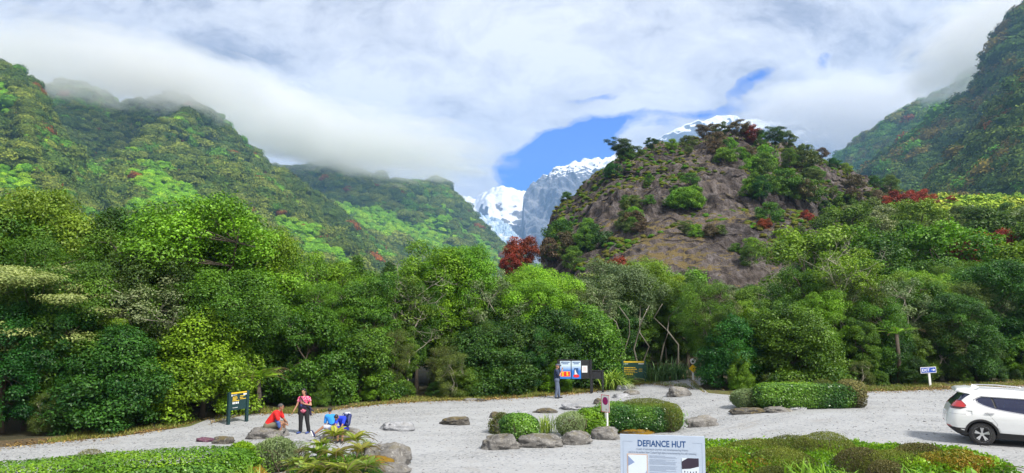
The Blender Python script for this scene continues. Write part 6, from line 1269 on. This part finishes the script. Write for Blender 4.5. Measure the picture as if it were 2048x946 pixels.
# man in red sitting on the flat boulder
D = 25.75; x = ray(552, 616)[0] * D; g = float(gz(x, D)); t = thing('person', 'seated man in a red t-shirt and khaki shorts looking to the right', 'person', (x, D, g), 0)
mb = MB(); fr = head(mb, (.30, .0, 1.07), (1, .12, -.08)); seg(mb, (.22, 0, .92), (.27, 0, .98), .058, .055); seg(mb, (.18, -.15, .84), (.18, .17, .86), .085, .085); seg(mb, (.14, 0, .80), (-.08, 0, .50), (.14, .17), (.14, .16)); seg(mb, (-.1, -.08, .42), (-.1, .10, .42), .14, .14)
seg(mb, (-.08, -.12, .42), (.38, -.18, .50), .095, .068); seg(mb, (.38, -.18, .50), (.33, -.16, .08), .062, .042); seg(mb, (-.08, .12, .42), (.36, .20, .50), .095, .068); seg(mb, (.36, .20, .50), (.38, .22, .08), .062, .042)
seg(mb, (.2, -.20, .84), (.33, -.24, .60), .056, .045); seg(mb, (.33, -.24, .60), (.47, -.12, .52), .042, .030); hand(mb, (.475, -.11, .515), (.6, .5, -.5), (0, 0, 1)); seg(mb, (.2, .21, .86), (.34, .24, .62), .056, .045); seg(mb, (.34, .24, .62), (.48, .10, .54), .042, .030); hand(mb, (.485, .09, .535), (.6, -.5, -.5), (0, 0, 1))
fused('body', mb, SKd, t); face(t, fr); hairshell(t, fr, HAIRG, 1.0)
mb = MB(); seg(mb, (.19, -.15, .85), (.19, .17, .87), .105, .105); seg(mb, (.14, 0, .80), (-.08, 0, .50), (.165, .20), (.17, .20)); seg(mb, (-.09, -.04, .45), (-.09, .06, .45), (.17, .19), (.17, .19)); seg(mb, (.2, -.20, .85), (.29, -.235, .68), .078, .074); seg(mb, (.2, .21, .87), (.29, .235, .69), .078, .074); fused('shirt', mb, plain('red_cloth', (.62, .012, .012), .8, var=.06), t)
mb = MB(); seg(mb, (-.12, -.08, .41), (-.12, .10, .41), .165, .165); seg(mb, (-.08, -.12, .42), (.30, -.17, .49), .125, .095); seg(mb, (-.08, .12, .42), (.28, .19, .49), .125, .095); fused('shorts', mb, plain('khaki_cloth', (.16, .145, .10), .85), t)
mb = MB(); seg(mb, (.2, -.12, .60), (.34, -.16, .55), (.07, .09), (.07, .09)); seg(mb, (.30, -.27, .56), (.34, -.25, .42), .07, .06); fused('jacket_on_lap', mb, patt('blue_check', (.02, .05, .24), (.05, .10, .30), 16), t)
mb = MB(); shoe(mb, (.31, -.16, 0), (1, -.1, 0)); shoe(mb, (.36, .22, 0), (1, 0, 0)); fused('shoes', mb, M_black, t)
# child leaning back in a light blue shirt
D = 25.15; x = ray(668, 616)[0] * D; g = float(gz(x, D)); t = thing('person', 'seated child in a light blue shirt and pale shorts with one leg stretched out', 'person', (x, D, g), 0)
mb = MB(); s = .85; fr = head(mb, (-.08, .10, .99), (.15, 1, -.25), s); seg(mb, (-.05, .07, .84), (-.07, .09, .90), .042, .042); seg(mb, (-.16, .06, .80), (.06, .08, .80), .07, .07); seg(mb, (-.04, .04, .76), (.04, 0, .52), (.11, .08), (.11, .09)); seg(mb, (.0, 0, .44), (.13, 0, .44), .10, .10)
seg(mb, (-.0, -.05, .44), (-.22, -.20, .48), .075, .052); seg(mb, (-.22, -.20, .48), (-.50, -.32, .26), .05, .034); seg(mb, (.10, -.05, .42), (-.05, -.28, .40), .075, .055); seg(mb, (-.05, -.28, .40), (-.10, -.30, .12), .05, .035)
seg(mb, (-.19, .06, .80), (-.22, .06, .58), .042, .034); seg(mb, (-.22, .06, .58), (-.20, .0, .42), .032, .024); hand(mb, (-.20, -.01, .42), (.1, -.3, -1), (-1, 0, 0), .8); seg(mb, (.09, .08, .80), (.15, .10, .6), .042, .034); seg(mb, (.15, .10, .6), (.14, .10, .45), .032, .024); hand(mb, (.14, .10, .45), (.1, .2, -1), (1, 0, 0), .8)
fused('body', mb, SKd, t); face(t, fr, s); hairshell(t, fr, HAIR, s * 1.03)
mb = MB(); seg(mb, (-.16, .06, .80), (.06, .08, .80), .088, .088); seg(mb, (-.04, .04, .76), (.05, 0, .55), (.135, .10), (.135, .11)); seg(mb, (-.19, .06, .80), (-.22, .06, .60), .062, .055); seg(mb, (.09, .08, .80), (.15, .10, .62), .062, .055); fused('shirt', mb, plain('sky_blue_cloth', (.02, .25, .75), .8, var=.06), t)
mb = MB(); seg(mb, (.0, 0, .44), (.13, 0, .44), .125, .125); seg(mb, (-.0, -.05, .44), (-.17, -.17, .48), .10, .08); seg(mb, (.10, -.05, .43), (-.02, -.24, .41), .10, .08); fused('shorts', mb, plain('pale_cloth', (.42, .44, .52), .85), t)
mb = MB(); seg(mb, (-.05, .02, .53), (.12, .0, .53), (.09, .125), (.09, .125)); fused('belt', mb, plain('navy_cloth', (.015, .02, .09), .8), t)
mb = MB(); seg(mb, (-.50, -.32, .22), (-.56, -.35, .36), (.045, .045), (.04, .045)); seg(mb, (-.50, -.32, .20), (-.49, -.31, .27), .045, .045); shoe(mb, (-.10, -.28, .02), (-.3, -1, 0), .85); fused('shoes', mb, plain('navy_shoe', (.02, .025, .10), .7), t)
mb = MB(); seg(mb, (-.525, -.355, .20), (-.585, -.385, .36), (.036, .02), (.034, .02)); fused('shoe_sole', mb, M_white, t)
# child bending forward, royal blue shirt, with a rucksack
D = 24.75; x = ray(688, 616)[0] * D; g = float(gz(x, D)); t = thing('person', 'child in a royal blue t-shirt bent forward over the boulder reaching down', 'person', (x, D, g), 0)
mb = MB(); fr = head(mb, (-.13, -.18, .86), (-.25, -.8, -.75), s); seg(mb, (-.05, -.06, .84), (-.10, -.12, .86), .042, .042); seg(mb, (-.12, -.04, .82), (.10, -.06, .82), .07, .07); seg(mb, (0, -.02, .80), (.08, .12, .52), (.11, .085), (.11, .095)); seg(mb, (.02, .12, .44), (.14, .12, .44), .10, .10)
seg(mb, (.02, .1, .44), (-.06, -.20, .50), .075, .055); seg(mb, (-.06, -.20, .50), (-.05, -.24, .10), .05, .036); seg(mb, (.14, .1, .44), (.12, -.20, .50), .075, .055); seg(mb, (.12, -.20, .50), (.10, -.24, .10), .05, .036)
seg(mb, (.13, -.06, .82), (.10, -.25, .62), .042, .036); seg(mb, (.10, -.25, .62), (.0, -.38, .36), .036, .026); hand(mb, (0, -.385, .355), (-.2, -.3, -.9), (-1, 0, 0), .8); seg(mb, (-.14, -.05, .82), (-.14, -.22, .62), .042, .036); seg(mb, (-.14, -.22, .62), (-.08, -.36, .40), .036, .026); hand(mb, (-.08, -.365, .395), (.2, -.3, -.9), (1, 0, 0), .8)
fused('body', mb, SKd, t); face(t, fr, s); hairshell(t, fr, HAIR, s * 1.05)
mb = MB(); seg(mb, (-.12, -.04, .82), (.10, -.06, .82), .088, .088); seg(mb, (0, -.02, .79), (.08, .12, .50), (.14, .11), (.14, .12)); seg(mb, (.13, -.06, .82), (.11, -.19, .68), .066, .062); seg(mb, (-.14, -.05, .82), (-.14, -.16, .68), .066, .062); fused('shirt', mb, plain('royal_blue_cloth', (.01, .04, .55), .8, var=.06), t)
mb = MB(); seg(mb, (.02, .12, .44), (.14, .12, .44), .12, .12); seg(mb, (.02, .1, .44), (-.05, -.17, .50), .095, .08); seg(mb, (.14, .1, .44), (.12, -.17, .50), .095, .08); fused('shorts', mb, plain('deep_blue_cloth', (.01, .02, .30), .85), t)
mb = MB(); shoe(mb, (-.05, -.22, .02), (-.1, -1, 0), .85); shoe(mb, (.10, -.22, .02), (.1, -1, 0), .85); fused('shoes', mb, M_black, t)
bp = thing('backpack', 'navy and white rucksack on the back of the bending child', 'backpack', (x + .17, D + .09, g + .76), math.radians(-15)); bp.rotation_euler = (math.radians(-25), 0, math.radians(-15))
mb = MB(); seg(mb, (-.06, 0, .13), (-.06, 0, -.15), (.09, .09), (.10, .10)); seg(mb, (.06, 0, .13), (.06, 0, -.15), (.09, .09), (.10, .10)); fused('bag', mb, plain('navy_nylon', (.015, .025, .12), .6), bp)
mb = MB(); seg(mb, (-.05, -.05, .19), (.05, -.04, .20), (.06, .05), (.06, .05)); seg(mb, (-.13, -.03, .12), (-.13, -.03, -.02), .03, .03); fused('top_flap', mb, plain('white_nylon', (.55, .58, .65), .6), bp)
mb = MB()
for k in (-1, 1): mb.tube([Vector((k * .09, -.03, .17)), Vector((k * .10, -.16, .16)), Vector((k * .12, -.20, .02)), Vector((k * .11, -.08, -.14))], .018, 6)
mb.build('strap', plain('blue_strap', (.01, .03, .14), .7), bp, smooth=True)
# man photographing the notice board
D = 36.4; x = ray(1112.5, 616)[0] * D; g = float(gz(x, D)); t = thing('person', 'man in a cap, navy t-shirt and jeans photographing the notice board', 'person', (x, D, g + .03), 0)
mb = MB(); fr = head(mb, (.04, -.02, 1.60), (1, .25, -.02)); seg(mb, (.0, 0, 1.42), (.02, 0, 1.52), .056, .052); seg(mb, (0, -.16, 1.36), (0, .16, 1.36), .09, .09); seg(mb, (0, 0, 1.32), (0, 0, 1.02), (.12, .15), (.12, .14)); seg(mb, (0, -.08, .93), (0, .08, .93), .12, .12)
seg(mb, (0, -.21, 1.38), (.13, -.24, 1.16), .055, .045); seg(mb, (.13, -.24, 1.16), (.26, -.10, 1.38), .042, .03); hand(mb, (.262, -.095, 1.39), (.2, .3, .9), (1, 0, 0), 1, .9); seg(mb, (0, .21, 1.38), (.13, .22, 1.16), .055, .045); seg(mb, (.13, .22, 1.16), (.27, .07, 1.38), .042, .03); hand(mb, (.272, .065, 1.39), (.2, -.3, .9), (1, 0, 0), 1, .9)
seg(mb, (0, -.09, .9), (.0, -.10, .48), .09, .062); seg(mb, (.0, -.10, .48), (-.06, -.10, .09), .058, .04); seg(mb, (0, .09, .9), (.09, .11, .48), .09, .062); seg(mb, (.09, .11, .48), (.12, .12, .09), .058, .04)
fused('body', mb, SK_, t); face(t, fr)
c, f, up, r = fr; mb = MB(); V = IV2 * np.array([.092, .108, .075]); V[:, 2] = np.maximum(V[:, 2], -.01); V[:, 2] += .055; mb.add(V @ np.array([r[:], f[:], up[:]]) + np.array(c[:]), IF2); seg(mb, c + f * .09 + up * .055, c + f * .16 + up * .045, (.065, .065), (.05, .05)); o = fused('cap', mb, plain('grey_cap', (.07, .08, .12), .8), t, .01, 2)
mb = MB(); seg(mb, (0, -.16, 1.37), (0, .16, 1.37), .105, .105); seg(mb, (0, 0, 1.33), (0, 0, 1.02), (.145, .175), (.15, .17)); seg(mb, (0, 0, 1.0), (0, 0, .93), (.15, .17), (.15, .17)); seg(mb, (0, -.21, 1.38), (.08, -.235, 1.22), .076, .07); seg(mb, (0, .21, 1.38), (.08, .225, 1.22), .076, .07); fused('shirt', mb, plain('navy_tshirt', (.02, .035, .085), .85), t)
mb = MB(); seg(mb, (0, -.08, .92), (0, .08, .92), .14, .14); seg(mb, (0, -.09, .9), (.0, -.10, .48), .11, .085); seg(mb, (.0, -.10, .48), (-.06, -.10, .1), .08, .07); seg(mb, (0, .09, .9), (.09, .11, .48), .11, .085); seg(mb, (.09, .11, .48), (.12, .12, .1), .08, .07); fused('jeans', mb, plain('grey_denim', (.10, .13, .20), .85), t)
mb = MB(); shoe(mb, (-.08, -.10, 0), (1, -.1, 0)); shoe(mb, (.10, .12, 0), (1, .1, 0)); fused('shoes', mb, M_black, t)
o = MB().box((x + .30, D - .075, g + 1.475), (x + .312, D + .075, g + 1.56)).build('phone', plain('phone_case', (.02, .02, .025), .3), None, bevel=.003); tag(o, 'dark phone held up by the man in the cap', 'phone')
# ------------------------------------------------------------------ a label of its own for every tree and bush
LM = [(0, 'at the far left of the bush'), (75, 'by the flat-topped pale tree'), (150, 'left of the pointed dark tree'), (230, 'below the pointed dark tree'), (310, 'above the middle of the left hedge'), (390, 'under the tall bright tree'), (475, 'behind the dark slate sign'), (540, 'behind the tree fern'), (610, 'behind the standing woman'), (685, 'behind the seated children'),
      (760, 'behind the flat pale boulder'), (830, 'beside the olive bushes'), (910, 'behind the lone dark stone'), (985, 'left of the man in the cap'), (1060, 'just left of the notice board'), (1140, 'behind the tall notice board'), (1215, 'behind the big bright flax'), (1290, 'behind the green track sign'), (1370, 'behind the yellow diamond sign'), (1435, 'right of the forest track'), (1510, 'behind the silvery round shrub'),
      (1590, 'behind the long right hedge'), (1670, 'by the tall pale forked tree'), (1750, 'between the right hedge and the EXIT sign'), (1850, 'behind the EXIT sign'), (1940, 'behind the white car'), (2030, 'at the far right of the bush')]
LK = [(1100, 'on the left cliff of the rock knoll'), (1200, 'on the left shoulder of the rock knoll'), (1300, 'on the left part of the knoll crest'), (1400, 'on the middle of the rock knoll'), (1500, 'near the knoll summit'), (1600, 'right of the knoll summit'), (1700, 'on the right shoulder of the knoll'), (1800, 'on the long right ridge of the knoll')]
def near_of(L, px): return min(L, key=lambda a: abs(a[0] - px))[1]
from collections import defaultdict
groups = defaultdict(list)
for p in PLACED:
    w_ = MATW[p['mat']]; f = FORM[p['key']]
    if p['key'] == 'red': f = 'rata tree' if p['zone'] == 'rata' else 'shrub'
    ht = 'tall ' if p['H'] > 8.5 else ('small ' if p['H'] < 2.2 else '')
    if p['zone'] == 'knoll': place = near_of(LK, p['px'])
    elif p['zone'] == 'rata': place = 'among the green crowns'
    elif p['zone'] == 'hill': place = 'on the rise ' + near_of([a for a in LM if a[0] > 1000], p['px'])
    else: place = near_of(LM, p['px'])
    groups[f'{ht}{w_} {f} {place}'].append(p)
ORD = ['', 'second', 'third', 'fourth', 'fifth', 'sixth', 'seventh', 'eighth', 'ninth', 'tenth', 'eleventh', 'twelfth']
for base, L in groups.items():
    L.sort(key=lambda p: p['px'])
    for k, p in enumerate(L):
        if len(L) == 1: lb = base
        elif k == 0: lb = 'leftmost ' + base
        elif k == len(L) - 1: lb = 'rightmost ' + base
        else: lb = ORD[min(k, 11)] + ' from left ' + base
        w_ = lb.split()
        cat = 'shrub' if p['o'].name.startswith(('shrub', 'bush')) else 'tree'
        gr = {'knoll': 'shrubs and trees on the rock knoll', 'hill': 'trees on the rise behind the car park', 'rata': 'red flowering trees', 'edge': 'trees and bushes edging the gravel'}[p['zone']]
        tag(p['o'], ' '.join(w_[:16]), cat, gr)
